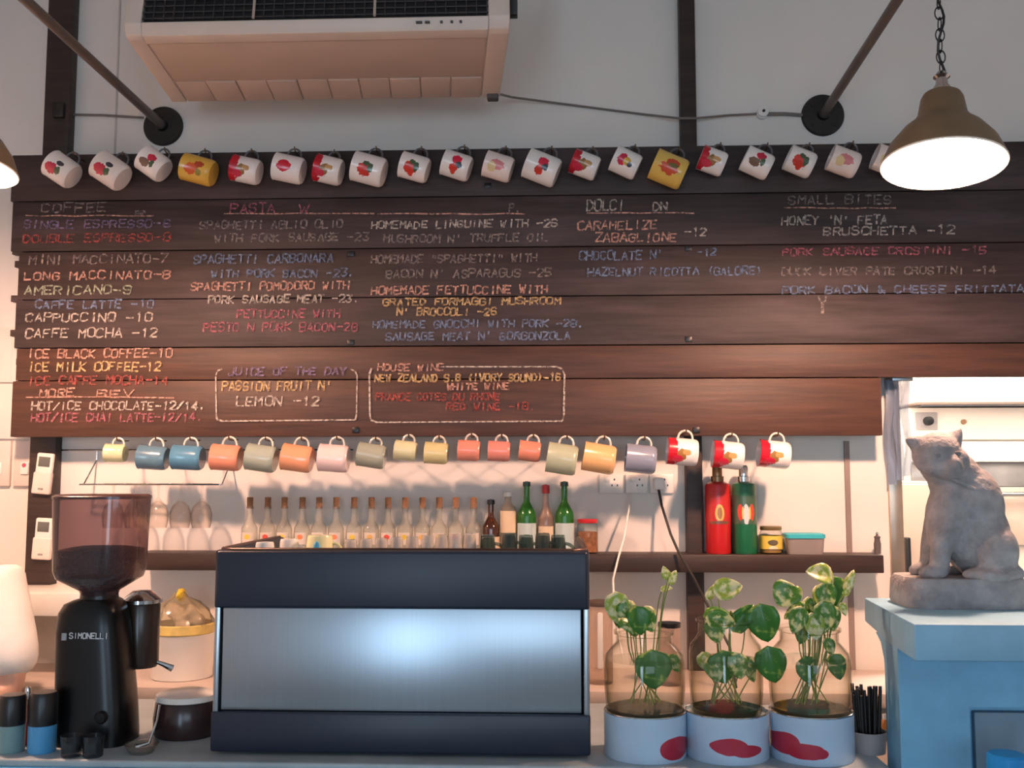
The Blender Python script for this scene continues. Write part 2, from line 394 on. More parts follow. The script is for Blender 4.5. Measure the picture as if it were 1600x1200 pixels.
LINES = [
 (65, 165, 324, 15, 'd', 'COFFEE'), (212, 232, 333, 9, 'd', 'R'), (36, 265, 350, 14, 'v', 'SINGLE ESPRESSO-6'), (36, 266, 372, 14, 'r', 'DOUBLE ESPRESSO-8'),
 (46, 262, 405, 15, 'd', 'MINI MACCINATO-7'), (38, 265, 430, 14, 'k', 'LONG MACCINATO-8'), (38, 204, 453, 14, 'g', 'AMERICANO-9'), (55, 240, 475, 14, 'b', 'CAFFE LATTE -10'),
 (40, 237, 496, 14, 'w', 'CAPPUCCINO -10'), (40, 245, 520, 15, 'w', 'CAFFE MOCHA -12'), (43, 268, 552, 14, 'k', 'ICE BLACK COFFEE-10'), (43, 250, 573, 14, 'y', 'ICE MILK COFFEE-12'),
 (43, 262, 594, 14, 'r', 'ICE CAFFE MOCHA-14'), (62, 115, 614, 12, 'k', 'MORE'), (152, 208, 615, 11, 'k', 'BEV'), (49, 320, 634, 13, 'w', 'HOT/ICE CHOCOLATE-12/14.'), (49, 315, 652, 13, 'p', 'HOT/ICE CHAI LATTE-12/14.'),
 (360, 430, 325, 15, 'p', 'PASTA'), (468, 490, 325, 14, 'p', 'W'), (312, 535, 351, 14, 'd', 'SPAGHETTI AGLIO OLIO'), (335, 575, 371, 14, 'd', 'WITH PORK SAUSAGE -23'),
 (302, 520, 404, 15, 'b', 'SPAGHETTI CARBONARA'), (330, 552, 427, 13, 'b', 'WITH PORK BACON -23.'), (298, 545, 447, 14, 'k', 'SPAGHETTI POMODORO WITH'), (325, 560, 467, 13, 'w', 'PORK SAUSAGE MEAT -23.'),
 (370, 530, 490, 13, 'p', 'FETTUCCINE WITH'), (318, 558, 511, 14, 'p', 'PESTO N PORK BACON-28'),
 (796, 812, 325, 12, 'd', 'P.'), (580, 870, 350, 14, 'w', 'HOMEMADE LINGUINE WITH -26'), (600, 855, 372, 14, 'd', "MUSHROOM N' TRUFFLE OIL"), (580, 838, 404, 14, 'd', 'HOMEMADE "SPAGHETTI" WITH'),
 (603, 860, 427, 14, 'd', "BACON N' ASPARAGUS -25"), (580, 855, 453, 14, 'k', 'HOMEMADE FETTUCCINE WITH'), (598, 875, 471, 12, 'y', 'GRATED FORMAGGI MUSHROOM'), (620, 775, 487, 12, 'y', "N' BROCCOLI -26"),
 (582, 910, 506, 13, 'b', 'HOMEMADE GNOCCHI WITH PORK -28.'), (603, 890, 525, 13, 'b', "SAUSAGE MEAT N' GORGONZOLA"),
 (917, 975, 320, 17, 'w', 'DOLCI'), (1020, 1042, 323, 12, 'w', 'DN'), (903, 1025, 352, 14, 'k', 'CARAMELIZE'), (930, 1057, 371, 14, 'k', 'ZABAGLIONE'), (1070, 1103, 362, 13, 'w', '-12'),
 (905, 1035, 399, 14, 'b', "CHOCOLATE N'"), (1090, 1118, 394, 10, 'b', '-12'), (918, 1190, 424, 14, 'b', 'HAZELNUT RICOTTA (GALORE)'),
 (1232, 1392, 312, 15, 'd', 'SMALL BITES'), (1222, 1385, 344, 15, 'w', "HONEY 'N' FETA"), (1287, 1490, 360, 14, 'w', 'BRUSCHETTA -12'), (1222, 1540, 392, 14, 'p', 'PORK SAUSAGE CROSTINI -15'),
 (1222, 1555, 423, 14, 'd', 'DUCK LIVER PATE CROSTINI -14'), (1222, 1600, 452, 14, 'b', 'PORK BACON & CHEESE FRITTATA'),
 (357, 540, 580, 12, 'v', 'JUICE OF THE DAY'), (347, 517, 603, 14, 'y', "PASSION FRUIT N'"), (370, 498, 627, 14, 'w', 'LEMON -12'),
 (590, 692, 574, 10, 'k', 'HOUSE WINE'), (585, 875, 590, 12, 'y', 'NEW ZEALAND S.B (IVORY SOUND)-16'), (698, 795, 604, 10, 'k', 'WHITE WINE'), (587, 780, 620, 11, 'r', 'FRANCE COTES DU RHONE'), (697, 835, 635, 11, 'r', 'RED WINE -18.')]
YT = YB - 0.0045
for (x0, x1, yc, h, k, t) in LINES:
    a = P(x0, yc + h / 2, YT); b = P(x1, yc - h / 2, YT)
    MB().strokes(t, a.x, a.z, b.x - a.x, b.z - a.z, 0.005, jit=0.07, lean=0.08).build('chalk_line', chalk_mat(k), board, loc=(0, YT, 0), kind='stuff')
def chalk_path(pts, k, th=0.004, name='chalk_rule'):
    q = [P(x, y, YT) for x, y in pts]
    m = MB(); b2 = bmesh.new()
    for a, b in zip(q, q[1:]):
        d = (b - a); d.y = 0; d.normalize(); n = Vector((-d.z, 0, d.x)) * th / 2 * random.uniform(0.7, 1.2)
        f = b2.faces.new([b2.verts.new(Vector((v.x, 0, v.z))) for v in (a - n, b - n, b + n, a + n)])
    bmesh.ops.recalc_face_normals(b2, faces=b2.faces)
    for f in b2.faces:
        f.normal_update()
        if f.normal.y > 0: f.normal_flip()
    m._merge(b2).build(name, chalk_mat(k), board, loc=(0, YT, 0))
for (x0, x1, y) in ((40, 240, 337), (350, 585, 334), (590, 820, 334), (917, 1085, 333), (1225, 1400, 325), (40, 272, 621)):
    n = 8; chalk_path([(x0 + (x1 - x0) * i / n, y + random.uniform(-1, 1)) for i in range(n + 1)], 'k')
def rbox(x0, y0, x1, y1, r, gap):
    pts = [(x0 + gap, y0)] if gap else [(x0 + r, y0)]
    pts += [(x1 - r, y0), (x1 - r * 0.3, y0 + r * 0.3), (x1, y0 + r), (x1 - 1, y1 - r), (x1 - r * 0.3, y1 - 2), (x0 + r, y1), (x0 + r * 0.2, y1 - r * 0.3), (x0 + 1, y1 - r), (x0, y0 + r), (x0 + r * 0.3, y0 + r * 0.2)]
    if not gap: pts.append((x0 + r, y0))
    return pts
chalk_path(rbox(337, 577, 558, 658, 10, 0)[1:], 'w', 0.005, 'chalk_frame')
chalk_path(rbox(577, 573, 882, 660, 12, 115), 'w', 0.005, 'chalk_frame')
chalk_path([(1285, 490), (1285, 470)], 'd', 0.008, 'chalk_fork'); chalk_path([(1279, 462), (1281, 471), (1289, 471), (1291, 462)], 'd', 0.005, 'chalk_fork')

# ------------------------------------------------------------------ enamel mugs
TOM, ROSE, LEAF, DK, YEL = (206, 52, 38), (200, 40, 70), (70, 92, 60), (60, 60, 70), (214, 172, 60)
WH = (236, 230, 226)
DEC = {
 'tomato': blobs('mug_print_tomato', WH, [(-0.004, -0.012, 0.017, 0.016, TOM), (0.012, -0.006, 0.007, 0.012, LEAF), (-0.002, 0.006, 0.008, 0.006, LEAF)], grow=1.3, nscale=110, wob=0.45),
 'roses': blobs('mug_print_roses', WH, [(-0.012, -0.012, 0.016, 0.014, ROSE), (0.010, -0.010, 0.008, 0.010, LEAF), (0.006, 0.014, 0.010, 0.006, DK)], grow=1.3, nscale=110, wob=0.45),
 'posy': blobs('mug_print_posy', WH, [(0.002, 0.012, 0.012, 0.010, ROSE), (-0.010, -0.012, 0.014, 0.010, (120, 90, 70)), (0.012, -0.004, 0.006, 0.010, LEAF)], grow=1.3, nscale=110, wob=0.45),
 'redrim': blobs('mug_print_red_rim', WH, [(-0.040, -0.006, 0.017, 0.06, (190, 24, 44)), (-0.004, -0.010, 0.011, 0.014, (150, 110, 60)), (0.010, -0.002, 0.010, 0.007, (196, 150, 90)), (-0.016, -0.022, 0.012, 0.008, ROSE)], grow=1.3, nscale=110, wob=0.45),
 'redblock': blobs('mug_print_red_block', WH, [(-0.006, -0.002, 0.020, 0.015, (206, 30, 56))], grow=1.2, nscale=110, wob=0.3),
 'cherry': blobs('mug_print_cherry', WH, [(0.002, 0.008, 0.012, 0.012, (214, 36, 70)), (-0.002, -0.018, 0.010, 0.012, TOM), (0.012, -0.006, 0.008, 0.008, DK)], grow=1.3, nscale=110, wob=0.45),
 'faint': blobs('mug_print_faint', (236, 222, 214), [(0, -0.004, 0.018, 0.012, (216, 132, 136)), (-0.016, -0.014, 0.010, 0.012, (226, 200, 150))], grow=1.3, nscale=110, wob=0.45),
 'bird': blobs('mug_print_bird', WH, [(-0.012, -0.004, 0.012, 0.014, (206, 40, 70)), (0.004, -0.006, 0.010, 0.010, YEL), (0.014, -0.012, 0.006, 0.006, DK)], grow=1.3, nscale=110, wob=0.45),
 'yellow': blobs('mug_print_yellow', (222, 176, 72), [(-0.010, -0.008, 0.016, 0.014, (214, 92, 40)), (0.012, 0.010, 0.012, 0.008, (180, 70, 40)), (0.014, -0.014, 0.008, 0.008, (150, 130, 50))], grow=1.3, nscale=110, wob=0.45),
 'yellow2': blobs('mug_print_yellow_fruit', (224, 186, 92), [(0.0, -0.010, 0.022, 0.014, (210, 80, 50)), (0.006, 0.010, 0.016, 0.010, (196, 70, 44)), (0.010, 0.002, 0.012, 0.006, (110, 100, 50))], grow=1.3, nscale=110, wob=0.45),
}
def mug_meshes(L_, D_):
    r = D_ / 2; h = L_ / 2
    prof = [(0.0, h), (r * 0.86, h), (r * 0.97, h - 0.006), (r, h - 0.014), (r, -h + 0.002), (r + 0.0012, -h), (r - 0.0012, -h - 0.0005), (r - 0.002, -h + 0.004), (r - 0.003, h - 0.014), (0, h - 0.008)]
    body = MB().lathe(prof, 36, Matrix.Rotation(R(90), 4, 'Y'))
    hr = 0.022 if L_ > 0.085 else 0.018
    arc = MB(); pts = []
    for i in range(15):
        t = math.pi * i / 14
        pts.append((0.006 - hr * math.cos(t), 0, r - 0.004 + (hr * 1.25) * math.sin(t) ** 0.8))
    arc.pipe(pts, 0.0032, 8)
    return body, arc, r - 0.004 + hr * 1.25
MC = {}
def mug(px, py, Lpx, Dpx, tilt, material, label, cat_group, handle_mat=None, yaw=0.0):
    Yc = YB - 0.064; Lm = round(Lpx * S(Yc) / 0.002) * 0.002; Dm = round(Dpx * S(Yc) / 0.002) * 0.002
    c = P(px, py, Yc)
    key = (Lm, Dm)
    if key not in MC:
        b, a, zt = mug_meshes(Lm, Dm); MC[key] = (b, a, zt)
        bo = b.build('body', M_white); ao = a.build('handle', M_white); MC[key] = (bo.data, ao.data, zt)
        bpy.data.objects.remove(bo); bpy.data.objects.remove(ao)
    bd, ad, zt = MC[key]
    e = empty('enamel_mug', c, label, 'mug', cat_group, (0, R(tilt), R(yaw)))
    for nm, me, mm in (('body', bd, material), ('handle', ad, handle_mat or material)):
        me2 = me.copy(); me2.materials.clear(); me2.materials.append(mm)
        o = bpy.data.objects.new(nm, me2); COL.objects.link(o); o.parent = e
    # the cup hook on the board that carries it
    Mr = Euler((0, R(tilt), R(yaw))).to_matrix()
    hp = c + Mr @ Vector((0.006, 0, zt - 0.0065))
    MB().pipe([(hp.x, YB + 0.012, hp.z + 0.001), (hp.x, YB - 0.03, hp.z - 0.002), (hp.x, hp.y, hp.z - 0.002), (hp.x, hp.y - 0.012, hp.z), (hp.x, hp.y - 0.016, hp.z + 0.010)], 0.0022, 6).build('cup_hook', M_hook, board)
    return e
UP = [(98, 266, 44, 46, 34, 'roses', 'white enamel mug with red rose print'), (174, 268, 48, 48, 34, 'roses', 'white enamel mug with red rose and dark sprig'),
 (241, 257, 42, 44, 36, 'posy', 'white enamel mug with small pink posy'), (311, 266, 50, 44, 16, 'yellow', 'mustard yellow enamel mug with orange flowers'),
 (385, 266, 44, 42, 13, 'redrim', 'white enamel mug with red rim and brown sprig'), (452, 264, 46, 44, 13, 'redblock', 'white enamel mug with crimson block print'),
 (514, 266, 42, 44, 14, 'redrim', 'white enamel mug with red rim and brown flower'), (577, 265, 50, 48, 16, 'tomato', 'white enamel mug with tomato and dark sprig'),
 (648, 262, 44, 42, 17, 'tomato', 'white enamel mug with bright red tomato'), (714, 259, 44, 42, 19, 'cherry', 'white enamel mug with two red cherries'),
 (779, 261, 44, 42, 18, 'faint', 'pale pink enamel mug with faded flower print'), (847, 263, 52, 48, 23, 'cherry', 'large white enamel mug with two red peppers'),
 (914, 258, 42, 40, 22, 'redrim', 'white enamel mug with red rim and berries'), (978, 255, 42, 42, 26, 'bird', 'white enamel mug with pink and yellow bird'),
 (1045, 265, 52, 50, 24, 'yellow2', 'large butter yellow enamel mug with red fruit'), (1113, 252, 40, 40, 22, 'redrim', 'white enamel mug with wide red rim patch'),
 (1183, 255, 44, 42, 26, 'posy', 'white enamel mug with pink and orange fruit'), (1250, 253, 42, 42, 24, 'tomato', 'white enamel mug with big tomato and leaves'),
 (1318, 253, 44, 42, 22, 'faint', 'white enamel mug with coral flower print'), (1387, 251, 42, 42, 22, 'faint', 'pale enamel mug half behind the lamp glow')]
for i, (x, y, l, d, t, k, lb) in enumerate(UP):
    mug(x, y, l, d, t, DEC[k], '%s, %s from left in upper row' % (lb, ORD[i]), 'mugs hung along the top of the menu board', mat('dark_enamel_handle', (96, 90, 92), 0.3))
def enam(n, c): return mat('enamel_' + n, c, 0.22, var=0.04, scale=10, coat=0.4)
CRM = enam('cream_handle', (226, 216, 204))
LO = [(181, 708, 31, 29, 2, 'cream_green', (200, 204, 164), 'small pale green'), (240, 715, 44, 38, 4, 'slate_blue', (92, 126, 146), 'slate blue'),
 (294, 715, 46, 39, 3, 'sea_blue', (84, 134, 164), 'sea blue'), (354, 715, 44, 41, 4, 'salmon', (226, 148, 122), 'salmon pink'),
 (409, 716, 45, 42, 8, 'sage', (160, 172, 160), 'sage grey'), (465, 716, 46, 42, 8, 'peach', (228, 160, 122), 'peach orange'),
 (522, 716, 45, 43, 4, 'blush', (236, 210, 208), 'pale blush'), (581, 712, 43, 38, 9, 'grey_green', (162, 168, 152), 'grey green'),
 (634, 704, 34, 31, 6, 'pistachio', (208, 208, 168), 'small pistachio'), (682, 708, 36, 34, 4, 'olive_cream', (206, 198, 146), 'small olive cream'),
 (733, 704, 34, 33, 3, 'rose_salmon', (218, 140, 122), 'small rose salmon'), (780, 705, 34, 32, 3, 'dusty_rose', (216, 138, 126), 'small dusty rose'),
 (828, 705, 33, 32, 7, 'coral', (222, 140, 116), 'small coral'), (878, 717, 46, 47, 9, 'mint_grey', (176, 184, 158), 'large mint grey'),
 (936, 716, 49, 45, 10, 'apricot', (232, 184, 128), 'large apricot'), (1001, 717, 46, 44, 6, 'blue_grey', (136, 144, 164), 'blue grey')]
for i, (x, y, l, d, t, n, c, lb) in enumerate(LO):
    mug(x, y, l, d, t, enam(n, c), '%s plain enamel mug, %s from left in lower row' % (lb, ORD[i]), 'mugs hung along the bottom of the menu board', CRM)
for i, (x, y, t) in enumerate(((1066, 706, 5), (1137, 711, 6), (1209, 710, 6))):
    mug(x, y, 46, 42, t, DEC['redrim'], 'white enamel mug with red rim and sprig, %s in lower row' % ('third from right', 'second from right', 'rightmost')[i],
        'mugs hung along the bottom of the menu board', CRM)

# ------------------------------------------------------------------ wall shelf
ZS = P(800, 865, -0.1).z
a = P(212, 870, -0.115).x; b = P(1381, 870, -0.115).x
sh = empty('wall_shelf', (0, 0, ZS), 'long dark wooden shelf under the menu board', 'shelf')
MB().box((a, -0.115, -0.054), (b, 0.0, 0), 0.003).build('shelf_board', M_shelf, sh)
for px in (480, 700, 840):
    x = P(px, 880, -0.1).x
    MB().prism([(-0.002, -0.052), (-0.10, -0.052), (-0.10, -0.064), (-0.016, -0.15), (-0.002, -0.15)], 'x', x - 0.009, x + 0.009).build('bracket', M_wood_dark, sh)

# ------------------------------------------------------------------ bottles and jars on the shelf
YS = -0.06; sS = S(YS)
M_cork = mat('cork', (150, 108, 78), 0.8, var=0.2, scale=60)
def on_shelf(px): return Vector((P(px, 820, YS).x, YS, ZS))
def bottle_profile(r, h, neck, hs, hn):
    """solid outline: body radius r to height hs, shoulder to neck radius at hn, up to h"""
    return [(0, 0), (r * 0.85, 0), (r, 0.004), (r, hs), (r * 0.93, hs + (hn - hs) * 0.25), (r * 0.62, hs + (hn - hs) * 0.6), (neck * 1.1, hs + (hn - hs) * 0.9), (neck, hn), (neck, h - 0.008), (neck * 1.18, h - 0.008), (neck * 1.18, h), (0, h)]
prof = bottle_profile(0.0255, 0.143, 0.0095, 0.07, 0.105)
gb = MB().lathe(prof, 24).build('bottle_glass', glass('bottle_clear', (240, 242, 238), solid=0.12, scol=(225, 220, 212)))
ck = MB().lathe([(0, 0.136), (0.0085, 0.136), (0.0095, 0.142), (0.0098, 0.172), (0, 0.173)], 16).build('cork', M_cork)
bs = [390, 418, 444, 472, 498, 525, 553, 580, 606, 633, 660, 686, 712, 740]
dots = ['yellow', 'red', 'yellow', 'orange', 'brown', 'orange', 'yellow', 'amber', 'red', 'yellow', 'amber', 'yellow', 'orange', 'yellow']
DC = {'yellow': (222, 196, 70), 'red': (214, 74, 60), 'orange': (224, 132, 80), 'brown': (150, 110, 80), 'amber': (218, 176, 100)}
for i, (x, k) in enumerate(zip(bs, dots)):
    e = empty('corked_bottle', on_shelf(x), 'clear corked bottle with %s dot on its label, %s from left on the shelf' % (k, ORD[i]), 'bottle', 'row of corked bottles on the shelf')
    for src in (gb, ck):
        o = src.copy(); COL.objects.link(o); o.parent = e
    lb = MB(); n = 10
    b2 = bmesh.new(); ra = 0.0262
    vs = [[b2.verts.new((ra * math.sin(-0.75 + 1.5 * j / n), -ra * math.cos(-0.75 + 1.5 * j / n), z)) for j in range(n + 1)] for z in (0.025, 0.062)]
    for j in range(n): b2.faces.new((vs[0][j], vs[0][j + 1], vs[1][j + 1], vs[1][j]))
    lb._merge(b2).build('label', blobs('bottle_label_' + k, (214, 204, 192), [(0, 0.048, 0.009, 0.008, DC[k])], rough=0.6, wob=0.1), e)
bpy.data.objects.remove(gb); bpy.data.objects.remove(ck)

def bottle(name, px, rpx, top, shoulder, neckpx, glassm, label, capm=None, labelm=None, lab=None, cap_h=0.016, rim=0.45):
    z = lambda y: (P(px, y, YS).z - ZS)
    e = empty(name, on_shelf(px), label, 'bottle')
    r = rpx * sS; h = z(top); hs = z(shoulder); nk = neckpx * sS; hn = hs + (h - hs) * rim
    MB().lathe(bottle_profile(r, h - 0.002, nk, hs, hn), 28).build('bottle_glass', glassm, e)
    if capm: MB().lathe([(nk * 1.2, h - cap_h), (nk * 1.35, h - cap_h + 0.001), (nk * 1.3, h - 0.002), (0, h + 0.001)], 18).build('cap', capm, e)
    if labelm:
        z0, z1 = z(lab[1]), z(lab[0]); rr = r + 0.0008
        MB().lathe([(rr, max(z0, 0.006)), (rr, z1)], 28).build('label', labelm, e)
    return e
M_brownglass = mat('amber_bottle_glass', (62, 30, 14), 0.08, var=0.1, coat=0.5)
bottle('beer_bottle', 767, 13.5, 780, 826, 4.5, M_brownglass, 'brown beer bottle with pale oval label on the shelf', M_black, None)
MB().lathe([(0.0285, 0.012), (0.0285, 0.05)], 24).build('label', mat('cream_label', (222, 200, 170), 0.6), [o for o in COL.objects if o.name == 'beer_bottle'][0])
bottle('sauce_bottle', 794, 12, 768, 796, 5, glass('pale_glass', (235, 232, 226), solid=0.2, scol=(220, 200, 180)), 'clear bottle with cream label between beer and green bottle', M_white, mat('cream_label', (222, 200, 170), 0.6), (798, 832))
GREEN = glass('green_bottle_glass', (120, 190, 110), solid=0.35, scol=(60, 150, 60))
PALEB = mat('pale_blue_label', (186, 206, 206), 0.5, var=0.1)
M_gcap = mat('dark_green_cap', (50, 76, 62), 0.35)
bottle('water_bottle', 823, 14.5, 752, 806, 4.6, GREEN, 'green glass water bottle left of the red-capped bottle', M_gcap, PALEB, (817, 858))
bottle('water_bottle', 882, 14.5, 752, 806, 4.6, GREEN, 'green glass water bottle right of the red-capped bottle', M_gcap, PALEB, (817, 858))
bottle('cordial_bottle', 853, 11.5, 757, 812, 4.4, glass('pale_pink_glass', (240, 222, 214), solid=0.2, scol=(226, 190, 176)), 'clear bottle with red cap between the two green bottles', mat('red_cap', (200, 44, 44), 0.4), mat('cream_label', (222, 200, 170), 0.6), (822, 846), cap_h=0.028)

def jar(name, px, rpx, top, label, glassm, lidm, fillm=None, labm=None, cat='jar'):
    e = empty(name, on_shelf(px), label, cat); r = rpx * sS; h = P(px, top, YS).z - ZS
    MB().lathe([(0, 0), (r * 0.9, 0), (r, 0.005), (r, h - 0.02), (r * 0.88, h - 0.012), (r * 0.88, h - 0.004), (0, h - 0.004)], 28).build('jar_glass', glassm, e)
    MB().lathe([(r * 0.94, h - 0.012), (r * 0.96, h - 0.011), (r * 0.96, h - 0.001), (r * 0.9, h), (0, h)], 28).build('lid', lidm, e)
    if fillm: MB().lathe([(0, 0.003), (r * 0.94, 0.004), (r * 0.94, h * 0.62), (0, h * 0.64)], 24).build('contents', fillm, e)
    if labm: MB().lathe([(r + 0.0008, h * 0.18), (r + 0.0008, h * 0.66)], 28).build('label', labm, e)
jar('storage_jar', 918, 16, 811, 'jar of brown spice with a red lid beside the espresso machine', M_glass, mat('red_lid', (196, 40, 50), 0.4), mat('brown_spice', (150, 96, 62), 0.8, var=0.4, scale=60))
jar('honey_jar', 1204, 17, 822, 'small jar with yellow label and brass lid beside the green bottle', M_glass, mat('brass_lid', (150, 124, 84), 0.35, metal=0.6),
    mat('honey', (150, 116, 60), 0.4), blobs('honey_label', (224, 196, 80), [(0, 0.035, 0.016, 0.009, (90, 80, 60)), (0, 0.018, 0.014, 0.007, (232, 214, 180))], rough=0.5, wob=0.15))
def flask(px, rpx, top, c, label, labm, capm):
    e = empty('soda_siphon', on_shelf(px), label, 'bottle'); r = rpx * sS; h = P(px, top, YS).z - ZS; m = mat('lacquer_%d' % c[0], c, 0.3, var=0.06, coat=0.3)
    hb = h - 0.055
    MB().lathe([(0, 0), (r * 0.94, 0), (r, 0.004), (r, hb - 0.012), (r * 0.93, hb - 0.003), (r * 0.6, hb + 0.004), (0, hb + 0.004)], 32).build('body', m, e)
    MB().lathe([(r * 0.5, hb + 0.002), (r * 0.52, hb + 0.02), (r * 0.4, hb + 0.022), (r * 0.4, h - 0.008), (r * 0.3, h), (0, h)], 24).build('cap', capm, e)
    MB().lathe([(r + 0.0008, hb * 0.42), (r + 0.0008, hb * 0.82)], 32).build('label', labm, e)
flask(1122, 19, 727, (196, 34, 38), 'tall red lacquered bottle with gold crest on the shelf', blobs('gold_crest_label', (190, 40, 40), [(0, 0.125, 0.014, 0.028, (206, 176, 100)), (0, 0.125, 0.008, 0.018, (150, 110, 60)), (0, 0.096, 0.03, 0.006, (110, 70, 50))], rough=0.4, wob=0.15, nscale=120), mat('brass_cap', (140, 110, 80), 0.3, metal=0.8))
flask(1163, 19, 727, (28, 104, 70), 'tall green lacquered bottle with patterned label on the shelf', blobs('striped_label', (60, 90, 70), [(-0.018, 0.128, 0.007, 0.026, (196, 60, 50)), (0.018, 0.128, 0.007, 0.026, (196, 70, 50)), (0, 0.122, 0.009, 0.032, (196, 206, 206)), (-0.010, 0.126, 0.003, 0.02, (220, 190, 110)), (0.011, 0.126, 0.003, 0.02, (220, 190, 110))], rough=0.4, wob=0.2, nscale=120), M_chrome)
e = empty('food_tub', on_shelf(1255), 'clear plastic food tub with turquoise lid on the shelf', 'container')
MB().loft([(0, 0, 0, 0.054, 0.036, 6), (0.05, 0, 0, 0.058, 0.04, 6)], 32).build('tub', glass('cloudy_plastic', (210, 205, 205), solid=0.55, scol=(188, 176, 172)), e)
MB().loft([(0.049, 0, 0, 0.061, 0.043, 6), (0.060, 0, 0, 0.061, 0.043, 6), (0.063, 0, 0, 0.055, 0.037, 6)], 32).build('lid', mat('turquoise_lid', (54, 176, 190), 0.4), e)
e = empty('pepper_mill', on_shelf(1370), 'small dark grey mill at the right end of the shelf', 'mill')
MB().lathe([(0, 0), (0.010, 0), (0.011, 0.03), (0.008, 0.045), (0.010, 0.052), (0, 0.06)], 16).build('body', mat('dark_grey_mill', (90, 82, 80), 0.5), e)
MB().ball((0, 0, 0.062), 0.005).build('knob', M_chrome, e)

# ------------------------------------------------------------------ glass rack with hanging wine glasses
YG = -0.1; zr = P(250, 757, YG).z
rk = empty('glass_rack', (0, YG, zr), 'wire rack holding stemmed glasses upside down under the board', 'rack')
x0 = P(128, 757, YG).x; x1 = P(345, 757, YG).x
for dy in (-0.014, 0.014):
    MB().pipe([(x0, dy, 0), (x1, dy, 0)], 0.0025, 8).build('rail', M_chrome, rk)
zt = P(250, 702, YG).z - zr
for x in (x0, x1):
    MB().pipe([(x, -0.014, 0), (x, 0.014, 0)], 0.0025, 8).build('cross_bar', M_chrome, rk)
    MB().pipe([(x, 0.014, 0), (x, 0.05, zt * 0.3), (x, 0.098, zt * 0.7), (x, 0.10, zt)], 0.0025, 8).build('hanger', M_chrome, rk)
MB().pipe([(P(95, 702, 0).x, 0.095, zt), (x1 + 0.4, 0.095, zt)], 0.003, 8).build('wall_rail', M_chrome, rk)
gp = [(0.030, 0.0), (0.030, 0.0015), (0.006, 0.004), (0.0035, 0.012), (0.0033, 0.045), (0.008, 0.052), (0.026, 0.072), (0.033, 0.095), (0.032, 0.12), (0.028, 0.14), (0.027, 0.14), (0.031, 0.12), (0.032, 0.095), (0.025, 0.074), (0.005, 0.056), (0, 0.056)]
Mflip = Matrix.Rotation(math.pi, 4, 'X')
wm = MB().lathe([(0, 0)] + gp, 28, Mflip).build('wine_glass', glass('wine_glass', (251, 249, 247), solid=0.02, scol=(240, 225, 215), edge=(196, 186, 178)))
wmesh = wm.data; bpy.data.objects.remove(wm)
for i, px in enumerate((178, 212, 248, 283, 316)):
    o = bpy.data.objects.new('wine_glass', wmesh); COL.objects.link(o)
    o.location = (P(px, 757, YG).x, YG, zr + 0.0042)
    tag(o, 'stemmed glass hung upside down on the wire rack, %s from left' % ORD[i], 'glass', 'stemmed glasses on the wire rack')

# ------------------------------------------------------------------ remotes, switches, sockets, cables
def remote(px, py, tilt, label):
    c = P(px, py, -0.06); e = empty('remote_control', c, label, 'remote control', 'remote controls on the left post', (0, R(tilt), 0))
    MB().box((-0.0275, 0.0, -0.066), (0.0275, 0.016, 0.064), 0.006, seg=3).build('body', M_white, e)
    MB().box((-0.019, -0.001, 0.020), (0.019, 0.004, 0.052), 0.001).build('screen', mat('lcd', (96, 100, 96), 0.25), e)
    MB().box((-0.030, -0.004, -0.068), (0.030, 0.0155, 0.002), 0.005, seg=3).build('holder', mat('pinkish_plastic', (226, 212, 204), 0.4), e)
    MB().box((-0.008, -0.0055, -0.054), (0.008, -0.003, -0.048), 0.0008).build('logo', mat('grey_print', (150, 146, 144), 0.5), e)
remote(67, 739, 5, 'white remote control in upper holder on the left post')
remote(66, 841, 3, 'white remote control in lower holder on the left post')
M_plate = mat('switch_plate', (218, 204, 196), 0.45, var=0.03)
for (px, n) in ((-4, 'left'), (38, 'right')):
    c = P(px, 724, -0.02); hw = 19 * S(0); hh = 36 * S(0)
    e = empty('heater_switch', (c.x, -0.001, c.z), 'square wall switch with red indicator, %s of the pair by the remote' % n, 'switch', 'wall switches at the far left')
    MB().box((-hw, -0.014, -hh), (hw, 0.001, hh), 0.004).build('plate', M_plate, e)
    MB().box((-0.014, -0.020, -0.036), (0.014, -0.0135, 0.004), 0.003).build('rocker', M_white, e)
    MB().ball((0, -0.021, -0.006), (0.007, 0.005, 0.007)).build('indicator', mat('red_neon', (240, 60, 60), 0.3, emis=((255, 40, 50), 2.5)), e)
M_tile = mat('pale_tile', (224, 216, 208), 0.4, var=0.04)
for i, (xa, xb, ya, yb) in enumerate(((-60, 19, 600, 686), (21, 54, 600, 686), (-60, 19, 512, 598), (21, 30, 512, 598))):
    a = P(xa, ya, 0); b = P(xb, yb, 0)
    struct(MB().box((a.x, -0.012, b.z), (b.x, 0.001, a.z), 0.002).build('tile', M_tile, label='pale wall tile left of the board, %s' % ('lower left', 'lower right', 'upper left', 'upper right')[i], cat='tile'))
# sockets
for i, (xa, xb) in enumerate(((936, 974), (977, 1012), (1015, 1052))):
    a = P(xa, 741, 0); b = P(xb, 771, 0); c = (a + b) / 2
    e = empty('wall_socket', (c.x, 0, c.z), 'white wall socket under the mugs, %s of three' % ('left', 'middle', 'right')[i], 'socket', 'wall sockets under the mugs')
    hw = (b.x - a.x) / 2; hh = (a.z - b.z) / 2
    MB().box((-hw, -0.011, -hh), (hw, 0.001, hh), 0.003).build('plate', M_white, e)
    MB().box((-hw * 0.55, -0.015, hh * 0.2), (-hw * 0.15, -0.010, hh * 0.7), 0.001).build('switch', M_white, e)
    for dx, dz in ((0.25, 0.45), (0.05, -0.15), (0.5, -0.15)):
        MB().box((hw * dx - 0.002, -0.0118, hh * dz - 0.003), (hw * dx + 0.002, -0.0105, hh * dz + 0.003)).build('slot', M_black, e)
